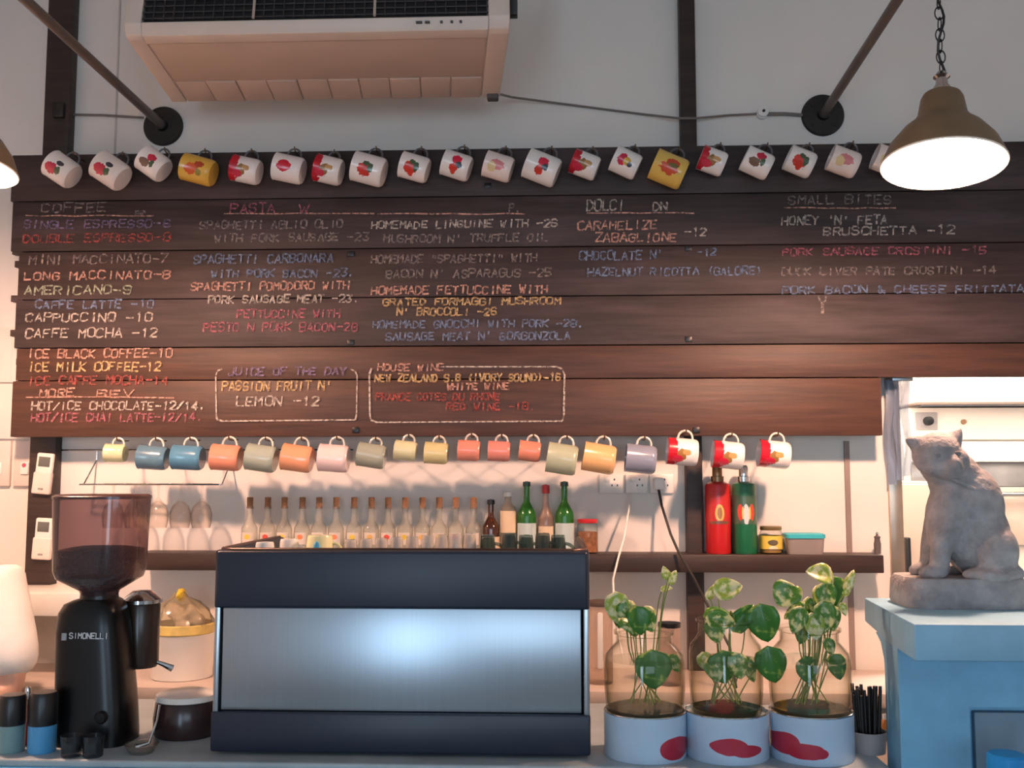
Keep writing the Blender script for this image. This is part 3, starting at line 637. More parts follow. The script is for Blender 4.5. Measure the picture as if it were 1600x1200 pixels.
c = P(1028, 755, 0)
e = empty('power_plug', (c.x, 0, c.z), 'white plug with black cord in the right wall socket', 'plug')
MB().box((-0.016, -0.045, -0.02), (0.016, -0.0115, 0.018), 0.006).build('plug_body', M_white, e)
q = [P(1029, 764, -0.035), P(1034, 790, -0.04), P(1048, 835, -0.09), P(1060, 862, -0.13), P(1085, 905, -0.16), P(1108, 950, -0.28), P(1140, 1010, -0.33), P(1150, 1075, -0.38)]
MB().pipe([v - c + Vector((0, c.y, 0)) if False else Vector((v.x - c.x, v.y, v.z - c.z)) for v in q], 0.0042, 8).build('cord', M_black_cable, e)
q = [P(985, 772, -0.01), P(982, 800, -0.05), P(975, 840, -0.09), P(966, 872, -0.13), P(958, 905, -0.15), P(960, 960, -0.25), P(975, 1040, -0.28)]
tag(MB().pipe(q, 0.0034, 8).build('hanging_cable', M_white_cable), 'white cable hanging from the middle wall socket past the shelf', 'cable')

# ------------------------------------------------------------------ upper wall: struts, air conditioner, cables
def strut(px, py, rad, ex, ey, Ye, label):
    c = P(px, py, 0); e = empty('wall_strut', (c.x, 0, c.z), label, 'strut', 'iron struts on the upper wall')
    r = rad * S(0); Mr = Matrix.Rotation(R(90), 4, 'X')
    MB().lathe([(0, 0), (r, 0), (r, 0.008), (r * 0.96, 0.012), (r * 0.3, 0.013), (r * 0.27, 0.03), (0, 0.03)], 36, Mr).build('flange', M_iron, e)
    for k in range(4):
        t = math.pi / 4 + k * math.pi / 2
        MB().lathe([(0.0065, 0.011), (0.0065, 0.016), (0, 0.017)], 6, Matrix.Translation((r * 0.68 * math.cos(t), 0, r * 0.68 * math.sin(t))) @ Mr).build('bolt', M_iron, e)
    p = P(ex, ey, Ye); d = Vector((p.x - c.x, p.y, p.z - c.z)); k = (ZC - c.z) / d.z
    MB().pipe([Vector((0, -0.018, 0)), d * k], 0.0145, 14).build('rod', mat('grey_steel_tube', (120, 110, 104), 0.4, metal=0.5, var=0.12), e)
strut(256, 198, 32.5, 40, 0, -0.75, 'grey iron strut with round wall flange on the left')
strut(1285, 181, 33.5, 1402, 0, -0.6, 'grey iron strut with round wall flange on the right')
c = P(103, 181, 0)
MB().box((c.x - 0.018, -0.062, c.z - 0.026), (c.x + 0.02, -0.0, c.z + 0.026), 0.004).build('junction_box', M_iron, label='small dark junction box on the left post', cat='box')
tag(MB().pipe([P(112, 179, -0.012), P(160, 180, -0.006), P(224, 184, -0.006)], 0.004, 6).build('wall_cable', M_gray_cable), 'thin grey cable from junction box to left strut', 'cable')
tag(MB().pipe([P(776, 146, -0.24), P(800, 152, -0.05), P(900, 165, -0.006), P(1000, 178, -0.006), P(1062, 185, -0.05), P(1084, 185, -0.05), P(1140, 180, -0.01), P(1182, 178, -0.02)], 0.004, 6).build('wall_cable', M_gray_cable), 'thin grey cable from air conditioner across the post', 'cable')
tag(MB().pipe([P(1198, 178, -0.02), P(1225, 178, -0.012), P(1255, 180, -0.006)], 0.006, 6).build('wall_cable', M_gray_cable), 'short grey cable from insulator to right strut', 'cable')
c = P(1190, 179, 0)
e = empty('cable_insulator', (c.x, 0, c.z), 'small white round insulator left of the right strut', 'insulator')
MB().lathe([(0, 0), (0.019, 0), (0.019, 0.016), (0.012, 0.02), (0.012, 0.028), (0.017, 0.032), (0, 0.036)], 20, Matrix.Rotation(R(90), 4, 'X')).build('body', M_white, e)
MB().lathe([(0.005, 0.034), (0.005, 0.038), (0, 0.039)], 12, Matrix.Rotation(R(90), 4, 'X')).build('screw', M_black, e)

M_ac = mat('air_conditioner_plastic', (214, 200, 188), 0.4, var=0.03)
M_ac2 = mat('air_conditioner_panel', (196, 176, 162), 0.45, var=0.03)
Zu = 2.762
A = P(197, 30, -0.73); B = P(797, 30, -0.73)
ac = empty('air_conditioner', (0, 0, 0), 'cream ceiling air conditioner with dark intake grille', 'air conditioner')
xa, xb = A.x, B.x; sk = -0.055; YN, YR = -0.74, -0.24
def skew(m):                                  # the unit is hung slightly askew to the wall
    for v in m.bm.verts: v.co.x += sk * (v.co.y - YN) / (YR - YN)
    return m
sec = [(YN + 0.04, Zu), (YR - 0.02, Zu), (YR, Zu + 0.02), (YR, Zu + 0.22), (YN + 0.1, Zu + 0.24), (YN + 0.075, Zu + 0.23), (YN + 0.03, Zu + 0.03)]
skew(MB().prism(sec, 'x', xa + 0.045, xb - 0.055)).build('casing', M_ac, ac)
out_ = [(YN - 0.004, Zu + 0.028), (YN + 0.010, Zu), (YN + 0.03, Zu - 0.006), (YR - 0.02, Zu - 0.006), (YR + 0.004, Zu + 0.018), (YR + 0.004, Zu + 0.225), (YN + 0.1, Zu + 0.246), (YN + 0.045, Zu + 0.235)]
for (u, v) in ((xa, xa + 0.046), (xb - 0.056, xb)):
    skew(MB().prism(out_, 'x', u, v, 0.004)).build('end_cap', M_ac, ac)
skew(MB().prism([(YN - 0.004, Zu + 0.028), (YN + 0.008, Zu - 0.004), (YN + 0.05, Zu - 0.008), (YN + 0.055, Zu + 0.01), (YN + 0.01, Zu + 0.035)], 'x', xa + 0.046, xb - 0.056, 0.002)).build('front_lip', M_ac, ac)
skew(MB().box((xa + 0.05, YN + 0.06, Zu - 0.004), (xb - 0.06, YR - 0.18, Zu + 0.01), 0.002)).build('base_panel', M_ac2, ac)
n = 10; wv = (xb - xa - 0.11) / n
for i in range(n):
    u = xa + 0.05 + i * wv
    skew(MB().box((u + 0.0015, YR - 0.176, Zu - 0.005 - (0.002 if i % 2 else 0)), (u + wv - 0.0015, YR - 0.022, Zu + 0.01), 0.002)).build('louvre', M_ac2, ac)
# intake grille over a dark opening
t0 = Vector((0, YN + 0.002, Zu + 0.036)); t1 = Vector((0, YN + 0.047, Zu + 0.226))
skew(MB().prism([(t0.y + 0.012, t0.z), (t1.y + 0.012, t1.z), (t1.y + 0.02, t1.z), (t0.y + 0.02, t0.z)], 'x', xa + 0.05, xb - 0.06)).build('intake', mat('dark_intake', (30, 28, 30), 0.7), ac)
M_gr = mat('dark_grille', (62, 58, 60), 0.5)
for k in range(10):
    p = t0.lerp(t1, (k + 0.3) / 10)
    skew(MB().box((xa + 0.046, p.y, p.z - 0.0015), (xb - 0.056, p.y + 0.006, p.z + 0.0015))).build('grille_bar', M_gr, ac)
g = 34
for k in range(g + 1):
    x = xa + 0.05 + (xb - xa - 0.11) * k / g; big = k in (11, 23)
    h = 0.004 if big else 0.0014
    skew(MB().pipe([(x, t0.y - 0.001, t0.z), (x, t1.y - 0.001, t1.z)], h, 6)).build('grille_rib', M_ac2 if big else M_gr, ac)
for (px, ww) in ((655, 10), (668, 8), (690, 4), (706, 4), (720, 4)):
    p = P(px, 27, YN)
    MB().box((p.x - ww * 0.0008, YN - 0.0055, Zu + 0.012), (p.x + ww * 0.0008, YN + 0.006, Zu + 0.017)).build('marking', mat('dark_print', (80, 76, 76), 0.5), ac)
p = P(770, 146, YR - 0.03)
MB().box((p.x - 0.017, YR - 0.05, Zu - 0.02), (p.x + 0.017, YR - 0.015, Zu + 0.002), 0.004).build('drain', mat('grey_rubber', (84, 78, 78), 0.6), ac)
for x in (xa + 0.02, xb + 0.004):
    MB().box((x - 0.012, -0.66, Zu + 0.07), (x + 0.012, -0.63, ZC), 0.002).build('hanger', M_black, ac)

# ------------------------------------------------------------------ pendant lamps
M_shade = mat('olive_enamel_shade', (120, 100, 74), 0.4, var=0.1)
M_shade_in = mat('white_enamel_inside', (245, 238, 226), 0.35, var=0.02)
M_bulb = mat('lit_bulb', (255, 240, 210), 0.5, emis=((255, 197, 166), 1300.0))
def pendant(px, py, Yd, rim_px, tilt, label):
    s_ = S(Yd); c = P(px, py, Yd); r = rim_px * s_
    e = empty('pendant_lamp', c, label, 'lamp', 'pendant lamps over the bar', tilt)
    k = r / 0.13
    o_ = [(0.13, 0), (0.126, 0.012), (0.112, 0.045), (0.085, 0.08), (0.062, 0.10), (0.052, 0.115), (0.045, 0.155), (0.040, 0.165)]
    i_ = [(a - 0.003, b) for a, b in o_]
    MB().lathe([(a * k, b * k) for a, b in o_] + [(0.012 * k, 0.167 * k)], 40).build('shade', M_shade, e)
    MB().lathe([(a * k, b * k) for a, b in i_] + [(0.012 * k, 0.163 * k)], 40).build('shade_lining', M_shade_in, e)
    MB().torus((0, 0, 0), 0.1285 * k, 0.0025, n=40).build('rim', M_shade_in, e)
    MB().lathe([(0.0, 0.165 * k), (0.024 * k, 0.165 * k), (0.024 * k, 0.175 * k), (0.014 * k, 0.19 * k), (0.012 * k, 0.205 * k), (0.018 * k, 0.21 * k), (0.009 * k, 0.222 * k), (0, 0.224 * k)], 20).build('socket_cap', M_chrome, e)
    MB().lathe([(0, -0.038 * k), (0.020 * k, -0.034 * k), (0.035 * k, -0.018 * k), (0.040 * k, 0.004 * k), (0.030 * k, 0.036 * k), (0.016 * k, 0.065 * k), (0.013 * k, 0.1 * k), (0, 0.1 * k)], 24).build('bulb', M_bulb, e)
    # chain links up to the ceiling, and the twisted flex
    Mi = Euler(tilt).to_matrix()
    top = c + Mi @ Vector((0, 0, 0.222 * k)); L_ = ZC - top.z; n = int(L_ / 0.026)
    for j in range(n + 1):
        z = top.z + 0.010 + j * 0.026 * (L_ / ((n + 0.4) * 0.026))
        rot = Matrix.Rotation(R(90), 4, 'X') if j % 2 else Matrix.Rotation(R(90), 4, 'Y')
        o = MB().torus((0, 0, 0), 0.0155, 0.0022, M=rot, n=14, k=6)
        for v in o.bm.verts: v.co.x *= 0.65; v.co.y *= 0.65
        ob = o.build('chain_link', M_iron); ob.parent = e
        ob.matrix_parent_inverse = Matrix()
        ob.matrix_local = Matrix.LocRotScale(c, Euler(tilt), None).inverted() @ Matrix.Translation((top.x, top.y, min(z, ZC - 0.012)))
    pts = []
    for j in range(40):
        t = j / 39; pts.append((top.x + 0.008 * math.cos(t * 34), top.y - 0.006 + 0.008 * math.sin(t * 34), top.z - 0.01 + (ZC - top.z + 0.01) * t))
    inv = Matrix.LocRotScale(c, Euler(tilt), None).inverted()
    MB().pipe([inv @ Vector(q) for q in pts], 0.0028, 6).build('flex', M_black_cable, e)
    MB().lathe([(0.045, 0), (0.045, -0.012), (0.02, -0.03), (0, -0.03)], 20, inv @ Matrix.Translation((top.x, top.y, ZC))).build('ceiling_rose', M_iron, e)
pendant(1474, 257, -1.0, 94, (R(-8), R(4), 0), 'bell-shaped enamel pendant lamp glowing at upper right')
pendant(-62, 262, -1.0, 88, (R(-6), R(3), 0), 'glowing pendant lamp cut off at the left edge')

# ------------------------------------------------------------------ front counter and pillar
ZT = 1.06; YE = -1.327
xc = P(1397, 1150, YE).x
ct = empty('bar_counter', (0, YE, 0), 'blue painted masonry bar counter along the bottom of the view', 'counter')
MB().box((XL + 0.005, 0.003, 0), (xc - 0.002, 0.50, ZT - 0.014), 0.004).build('base', M_blue, ct)
MB().box((XL + 0.005, 0.0, ZT - 0.014), (xc - 0.002, 0.54, ZT), 0.005, seg=3).build('counter_top', M_ctop, ct)
MB().box((XL + 0.005, -0.25, 0), (xc - 0.002, 0.018, 0.93), 0.006).build('front_ledge', M_blue, ct)
zs = P(1428, 975, -1.45).z; xs = P(1428, 975, -1.45).x
pl = empty('blue_pillar', (xs, -1.28, 0), 'blue painted pillar with thick ledge carrying the cat statue', 'pillar')
X2 = 1.15
y0, y1 = -1.45 + 1.28, -1.06 + 1.28; ys0, ys1 = YE + 1.28 - 0.003, -1.225 + 1.28
dx = P(1350, 935, -1.06).x - xs
def pill(m):
    for v in m.bm.verts: v.co.x += dx * max(0, (v.co.y - y0)) / (y1 - y0) * (1 if v.co.x < 0.2 else 0)
    return m
pill(MB().prism([(y0, zs - 0.064), (ys0, zs - 0.064), (ys1, zs - 0.064), (ys1 + 0.03, zs - 0.062), (ys1 + 0.06, zs - 0.056), (y1, zs - 0.05), (y1, zs), (y0, zs)], 'x', 0, X2, 0.004)).build('ledge', mat('pillar_ledge_plaster', (132, 182, 210), 0.5, var=0.1, scale=10, bump=0.12, bscale=40), pl)
ca = P(1506, 1104, YE).x - xs; cz = P(1506, 1104, YE).z
col = MB()
col.box((0, ys0 + 0.03, 0), (X2, ys1, zs - 0.06)).box((0, ys0, 0), (ca, ys0 + 0.03, zs - 0.06)).box((ca, ys0, cz), (X2, ys0 + 0.03, zs - 0.06))
pill(col).build('column', M_blue, pl)
MB().box((0, -1.577 + 1.28, 0), (X2, ys0, 0.93), 0.006).build('step', M_blue, pl)
pill(MB().box((ca + 0.012, ys0 + 0.012, 0.9), (X2, ys0 + 0.034, cz - 0.012), 0.003)).build('panel', mat('grey_blue_panel', (112, 136, 152), 0.6, var=0.12, scale=9), pl)
pill(MB().prism([(ys1 - 0.005, zs - 0.06), (ys1 + 0.075, zs - 0.058), (ys1 + 0.035, zs - 0.072), (ys1 + 0.012, zs - 0.1), (ys1, zs - 0.15), (ys1 - 0.005, zs - 0.15)], 'x', 0.002, X2)).build('cove', M_blue, pl)
# water bottle with blue cap on the ledge in front
c = P(1573, 1190, -1.47)
e = empty('drinking_bottle', (c.x, -1.47, 0.93), 'bottle with bright blue cap at the lower right corner', 'bottle')
ht = P(1573, 1177, -1.47).z - 0.93
MB().lathe([(0, 0), (0.03, 0), (0.032, 0.004), (0.032, ht - 0.055), (0.026, ht - 0.04), (0.026, ht - 0.02), (0, ht - 0.02)], 24).build('body', glass('blue_tint_plastic', (150, 200, 230), solid=0.25, scol=(60, 150, 210)), e)
MB().lathe([(0.0315, ht - 0.032), (0.032, ht - 0.030), (0.032, ht - 0.004), (0.028, ht), (0, ht)], 28).build('cap', mat('bright_blue_cap', (30, 142, 214), 0.35, var=0.04), e)

# ------------------------------------------------------------------ stone cat
YC = -1.17; sc = S(YC); o0 = P(1500, 952, YC); base_z = zs
M_stone = mat('grey_stone', (150, 148, 150), 0.85, var=0.25, scale=30, bump=0.5, bscale=90)
cat = empty('cat_statue', (o0.x, YC, base_z), 'weathered grey stone cat statue with tilted head on the blue pillar', 'statue')
kz = lambda y: (952 - y) * sc
kx = lambda x: (x - 1500) * sc
MB().loft([(0, kx(1496), 0, 88 * sc, 0.082, 5), (0.008, kx(1496), 0, 90 * sc, 0.084, 5), (kz(916), kx(1496), 0, 88 * sc, 0.082, 5), (kz(909), kx(1497), 0, 84 * sc, 0.078, 5)], 48).build('plinth', M_stone, cat)
cm = MB()
def E(px, py, rx, rz, ry, dy=0.0, rot=0, seg=20):
    cm.ball((kx(px), dy, kz(py)), (rx * sc, ry, rz * sc), Matrix.Rotation(R(rot), 4, 'Y'), seg)
E(1528, 850, 50, 62, 0.062)                       # rump
E(1520, 800, 50, 62, 0.060, 0.0, -14)             # trunk
E(1500, 765, 40, 48, 0.052, 0.0, -18)             # shoulders
E(1482, 820, 30, 60, 0.050, -0.01, 6)             # chest
E(1543, 872, 36, 44, 0.050, -0.030, 10)           # near haunch
E(1543, 872, 36, 44, 0.050, 0.030, 10)
E(1522, 903, 34, 11, 0.022, -0.055)               # hind foot
E(1522, 903, 34, 11, 0.022, 0.055)
for dy in (-0.030, 0.026):                         # front legs
    cm.pipe([(kx(1480), dy * 0.9, kz(815)), (kx(1468), dy, kz(860)), (kx(1462), dy, kz(905))], [0.026, 0.021, 0.019], 14)
    E(1452, 902, 22, 12, 0.020, dy - 0.006)
E(1480, 742, 34, 34, 0.046, -0.010)               # neck
E(1466, 726, 36, 34, 0.046, -0.028, -12)          # skull
E(1478, 748, 20, 17, 0.034, -0.052)               # muzzle
E(1480, 741, 9, 14, 0.022, -0.068)                # nose bridge
E(1458, 744, 18, 16, 0.030, -0.040)               # cheeks
E(1494, 735, 16, 18, 0.028, -0.040)
for (bx, by, tx, ty) in ((1444, 712, 1419, 702), (1490, 708, 1505, 686)):   # ears
    cm.pipe([(kx(bx), -0.024, kz(by)), (kx((bx + tx) / 2), -0.026, kz((by + ty) / 2)), (kx(tx), -0.028, kz(ty))], [0.022, 0.014, 0.003], 12)
cm.pipe([(kx(1578), 0.02, kz(900)), (kx(1572), -0.05, kz(902)), (kx(1545), -0.075, kz(904)), (kx(1510), -0.074, kz(905))], [0.014, 0.014, 0.013, 0.010], 10)  # tail
me = remeshed(cm, 0.0045, 5)
link('body', me, M_stone, cat)
for (px, py) in ((1458, 728), (1486, 725)):
    MB().ball((kx(px), -0.069, kz(py)), (0.0065, 0.004, 0.005)).build('eye', mat('stone_eye', (124, 121, 122), 0.85, var=0.2), cat)
MB().torus((kx(1491), -0.006, kz(768)), 0.056, 0.004, M=Matrix.Rotation(R(24), 4, 'Y'), n=36).build('collar', M_stone, cat)

# ------------------------------------------------------------------ espresso machine
YM = -1.275; sm = S(YM); xm0 = P(334, 1000, YM).x; xm1 = P(921, 1000, YM).x; xm = (xm0 + xm1) / 2; hw = (xm1 - xm0) / 2
zz = lambda y: P(628, y, YM).z - ZT
em = empty('espresso_machine', (xm, YM, ZT), 'two-group espresso machine with steel back panel and navy bands', 'espresso machine')
M_navy = mat('navy_black_enamel', (23, 34, 52), 0.4, var=0.08)
D = 0.44
MB().box((-hw + 0.014, 0.012, 0.02), (hw - 0.014, D - 0.02, 0.325), 0.004).build('chassis', mat('machine_chassis', (60, 64, 70), 0.45), em)
MB().box((-hw + 0.016, 0.004, zz(1113)), (hw - 0.016, 0.016, zz(951)), 0.002).build('back_panel', mat('brushed_steel', (165, 176, 186), 0.33, metal=1.0, var=0.03, scale=4, stretch=(60, 1, 1)), em)
for s_ in (-1, 1):
    MB().box((s_ * hw, 0.0, 0.012), (s_ * (hw - 0.012), D, zz(870)), 0.004).build('side_panel', M_steel, em)
    MB().box((s_ * (hw + 0.001), -0.002, zz(952)), (s_ * (hw - 0.02), D, zz(860)), 0.005).build('side_cheek', M_navy, em)
MB().box((-hw + 0.002, -0.006, zz(951)), (hw - 0.002, 0.018, zz(861)), 0.006, seg=3).build('upper_band', M_navy, em)
MB().box((-hw - 0.001, -0.006, 0.006), (hw + 0.001, 0.02, zz(1114)), 0.005).build('lower_band', M_navy, em)
MB().box((-hw + 0.01, 0.012, 0.322), (hw - 0.01, D, 0.337), 0.002).build('cup_tray', M_steel, em)
ztop = zz(856)
MB().pipe([(-hw + 0.012, D - 0.02, ztop - 0.006), (-hw + 0.006, 0.03, ztop - 0.006), (-hw + 0.03, 0.004, ztop - 0.006), (hw - 0.03, 0.004, ztop - 0.006), (hw - 0.006, 0.03, ztop - 0.006), (hw - 0.012, D - 0.02, ztop - 0.006)], 0.0055, 10).build('cup_rail', mat('bronze_rail', (70, 52, 44), 0.35, metal=0.6), em)
MB().box((-hw + 0.02, D - 0.03, 0.03), (hw - 0.02, D - 0.006, 0.30), 0.004).build('front_panel', M_steel, em)
for k in (-0.17, 0.17):
    gr = MB().lathe([(0.035, 0), (0.035, 0.05), (0.03, 0.06), (0, 0.06)], 24).build('group_head', M_chrome, em, loc=(k, D + 0.03, 0.19))
    MB().pipe([(0, 0.02, -0.006), (0, 0.09, -0.012), (0, 0.17, -0.02)], [0.008, 0.013, 0.015], 10).build('portafilter_handle', M_black, gr)
    MB().box((k - 0.03, D - 0.01, 0.20), (k + 0.03, D + 0.04, 0.30), 0.006).build('group_housing', M_navy, em)
MB().box((-hw + 0.03, D - 0.01, 0.01), (hw - 0.03, D + 0.14, 0.05), 0.004).build('drip_tray', M_steel, em)
for sx in (-1, 1):
    for yy in (0.05, D - 0.05):
        MB().lathe([(0, 0), (0.018, 0), (0.02, 0.02), (0, 0.021)], 14).build('foot', M_black, em, loc=(sx * (hw - 0.05), yy, 0))
# things on the cup tray
ZQ = ZT + 0.3375
def cup(px, top, rpx, Yd, m, label, name='coffee_cup', cat_='cup', handle=True, extra=None):
    s_ = S(Yd); r = rpx * s_; x = P(px, 850, Yd).x; h = P(px, top, Yd).z - ZQ
    e = empty(name, (x, Yd, ZQ), label, cat_, 'cups on top of the espresso machine')
    MB().lathe([(0, h), (r * 0.72, h), (r * 0.78, h - 0.004), (r * 0.98, 0.01), (r, 0.0), (r - 0.002, 0.0), (r * 0.76, h - 0.006), (0, h - 0.006)], 28).build('body', m, e)
    if handle:
        MB().torus((r * 0.82, 0, h * 0.5), h * 0.26, 0.0035, M=Matrix.Rotation(R(90), 4, 'X'), n=14, a0=-R(100), arc=R(200)).build('handle', m, e)
    if extra: MB().ball((0, -r * 0.86, h * 0.62), (r * 0.22, r * 0.10, h * 0.22)).build('print', extra, e)
    return e
M_china = mat('white_china', (236, 230, 222), 0.2, var=0.02, coat=0.4)
cup(500, 836, 25, -1.05, mat('pale_lime_china', (222, 220, 170), 0.2, var=0.03, coat=0.4), 'upturned pale lime cup with blue mark on the machine', extra=mat('sky_blue_print', (90, 180, 220), 0.4))
cup(452, 842, 18, -1.05, M_china, 'upturned white cup left of the lime cup on the machine')
cup(414, 847, 18, -1.2, M_china, 'leftmost low white cup on the machine top')
gx = [548, 572, 596, 620, 644, 668, 690, 712, 734]
for i, px in enumerate(gx):
    cup(px, 843 - i * 1.2, 12, -1.08 - (i % 2) * 0.05, glass('shot_glass', (240, 240, 240), rough=0.02, solid=0.3, scol=(235, 228, 220)), 'small clear upturned glass on the machine, %s from left' % ORD[i], 'small_glass', 'glass', False)
for i, px in enumerate((762, 796, 822, 848, 872)):
    cup(px, 836 - (i % 2) * 3, 14, -1.08 - (i % 2) * 0.03, glass('smoked_cup', (190, 200, 194), rough=0.02, solid=0.18, scol=(90, 108, 104), edge=(60, 70, 66)), 'dark smoked glass cup on the machine, %s from left' % ORD[i], 'smoked_cup', 'cup', True)

# ------------------------------------------------------------------ coffee grinder
YGr = -1.18; xg = P(153, 1000, YGr).x; sg = S(YGr); zg = lambda y: P(153, y, YGr).z - ZT
gr = empty('coffee_grinder', (xg, YGr, ZT), 'tall black coffee grinder with smoked bean hopper', 'coffee grinder')
M_gb = mat('black_gloss_body', (11, 11, 13), 0.28, var=0.15, spec=0.35)
MB().loft([(0, 0.006, 0, 56 * sg, 0.064, 4), (0.015, 0.006, 0, 56 * sg, 0.064, 4), (zg(1100), 0.003, 0, 56 * sg, 0.06, 4), (zg(985), -0.008, 0, 51 * sg, 0.056, 4), (zg(955), -0.009, 0, 48 * sg, 0.053, 4), (zg(942), -0.008, 0, 42 * sg, 0.048, 3.5), (zg(936), -0.004, 0, 32 * sg, 0.045, 3), (zg(934), 0, 0, 28 * sg, 0.036, 2.4), (zg(920), 0, 0, 27 * sg, 0.036, 2)], 48).build('body', M_gb, gr)
hop = [(zg(932), 0, 0, 27 * sg, 0.035, 2), (zg(922), 0, 0, 30 * sg, 0.040, 2), (zg(902), 0, 0, 60 * sg, 0.072, 3.2), (zg(890), 0, 0, 63 * sg, 0.075, 3.6), (zg(785), 0, 0, 66 * sg, 0.079, 3.8), (zg(779), 0, 0, 66 * sg, 0.079, 3.8)]
hp = MB().loft(hop, 48).build('hopper', glass('smoked_brown_plastic', (208, 186, 186), solid=0.28, scol=(106, 82, 84), rough=0.06), gr)
MB().loft([(zg(779), 0, 0, 67 * sg, 0.08, 3.8), (zg(775), 0, 0, 67 * sg, 0.08, 3.8), (zg(772), 0, 0, 62 * sg, 0.074, 3.8)], 40).build('hopper_lid', mat('smoked_lid', (74, 48, 46), 0.2, var=0.05), gr)
MB().loft([(a, b, c_, d - 0.004, e_ - 0.004, f) for (a, b, c_, d, e_, f) in hop[:4]] + [(zg(858), 0, 0, 60 * sg, 0.071, 3.6), (zg(854), 0, 0, 40 * sg, 0.05, 3)], 40).build('coffee_beans', mat('coffee_beans', (62, 36, 28), 0.5, var=0.6, scale=180, bump=0.8, detail=1), gr, kind='stuff')
dz = MB().lathe([(0, -0.03), (0.034, -0.03), (0.038, -0.02), (0.038, 0.10), (0.036, 0.105), (0, 0.105)], 28).build('doser', mat('dark_brown_doser', (60, 44, 36), 0.25, var=0.1), gr, loc=(0.060, 0.075, 0.165))
MB().lathe([(0.042, 0.105), (0.042, 0.112), (0.02, 0.13), (0, 0.132)], 24).build('doser_lid', M_chrome, dz)
MB().pipe([(0.035, 0, -0.02), (0.05, 0.0, -0.025), (0.066, 0.01, -0.035)], [0.004, 0.005, 0.008], 8).build('doser_lever', M_chrome, dz)
zl = zg(990)
MB().strokes('SIMONELLI', 0, 0, 60 * sg, 8 * sg, 0.0022, jit=0).build('maker_name', mat('white_lettering', (210, 212, 214), 0.5), gr, loc=(P(109, 985, YGr - 0.058).x - xg, -0.0588, zl - 0.001), rot=(R(-4), 0, 0))
MB().box((0, -0.002, -0.004), (0.010, 0.004, 0.010), 0.001).build('badge', mat('grey_badge', (150, 156, 160), 0.4), gr, loc=(P(97, 985, YGr - 0.057).x - xg, -0.0575, zl - 0.001), rot=(R(-4), 0, 0))
MB().lathe([(0.012, 0), (0.013, 0.006), (0.010, 0.01), (0, 0.01)], 18, Matrix.Rotation(R(90), 4, 'X')).build('switch', M_gb, gr, loc=(0.040, -0.058, 0.06))

# ------------------------------------------------------------------ small things along the counter, left
def shaker(px, rpx, top, capy, bc, cc, label, Yd=-1.27):
    s_ = S(Yd); r = rpx * s_; x = P(px, 1150, Yd).x; z = lambda y: P(px, y, Yd).z - ZT
    e = empty('shaker', (x, Yd, ZT), label, 'shaker', 'shakers on the counter')
    MB().lathe([(0, 0), (r * 0.94, 0), (r, 0.004), (r, z(capy) - 0.001), (r * 0.96, z(capy)), (0, z(capy))], 28).build('body', bc, e)
    MB().lathe([(r * 1.02, z(capy)), (r * 1.04, z(capy) + 0.002), (r * 1.02, z(top) - 0.008), (r * 0.9, z(top) - 0.001), (0, z(top))], 28).build('cap', cc, e)
shaker(18, 20, 1084, 1131, mat('grey_teal_label', (112, 146, 150), 0.4), M_black, 'black-capped shaker with grey teal body at the far left')
shaker(66, 21, 1080, 1131, mat('blue_label', (74, 150, 200), 0.4), M_black, 'black-capped shaker with bright blue body')
e = empty('sauce_dispenser', (P(41, 1150, -1.215).x, -1.215, ZT), 'slim red sauce bottle with silver cap between the shakers', 'bottle')
MB().lathe([(0, 0), (0.015, 0), (0.016, 0.004), (0.016, 0.06), (0.010, 0.08), (0, 0.08)], 20).build('body', mat('red_sauce', (176, 22, 34), 0.3), e)
MB().lathe([(0.0105, 0.078), (0.0105, 0.09), (0.006, 0.095), (0.005, 0.112), (0, 0.114)], 16).build('cap', M_chrome, e)
for i, px in enumerate((112, 146)):
    Yd = -1.30; x = P(px, 1160, Yd).x
    e = empty('shot_glass', (x, Yd, ZT), 'small dark shot glass before the grinder, %s one' % ('left', 'right')[i], 'glass', 'shot glasses before the grinder')
    MB().lathe([(0, 0.0), (0.017, 0.0), (0.0185, 0.002), (0.021, 0.040), (0.0195, 0.040), (0.017, 0.008), (0, 0.008)], 24).build('tumbler', glass('grey_glass', (200, 202, 206), solid=0.15, scol=(90, 92, 98)), e)
    MB().lathe([(0, 0.0085), (0.0168, 0.0085), (0.0178, 0.022), (0, 0.022)], 20).build('coffee', mat('black_coffee', (24, 16, 14), 0.1), e)
x = P(221, 1165, -1.27).x
e = empty('glass_dish', (x, -1.27, ZT), 'small low glass dish beside the grinder base', 'dish')
MB().lathe([(0, 0), (0.022, 0), (0.024, 0.003), (0.032, 0.016), (0.033, 0.018), (0.030, 0.018), (0.021, 0.006), (0, 0.006)], 28).build('bowl', glass('dish_glass', (225, 222, 215), solid=0.2, scol=(170, 165, 160)), e)
MB().pipe([(-0.01, 0.0, 0.010), (0.014, 0.004, 0.018), (0.026, 0.008, 0.06), (0.03, 0.01, 0.09)], [0.006, 0.0025, 0.002, 0.003], 8).build('spoon', M_chrome, e)
# dark crock with white lid
Yd = -1.12; x = P(292, 1120, Yd).x; s_ = S(Yd)
e = empty('ceramic_crock', (x, Yd, ZT), 'dark brown crock with white lid left of the espresso machine', 'pot')
hc = P(292, 1092, Yd).z - ZT
MB().lathe([(0, 0), (46 * s_, 0), (49 * s_, 0.006), (50 * s_, hc * 0.5), (47 * s_, hc - 0.004), (45 * s_, hc), (0, hc)], 32).build('body', mat('dark_brown_glaze', (52, 34, 34), 0.25, var=0.12), e)
MB().lathe([(46 * s_, hc), (48 * s_, hc + 0.002), (46 * s_, hc + 0.012), (30 * s_, hc + 0.018), (0, hc + 0.02)], 32).build('lid', M_china, e)

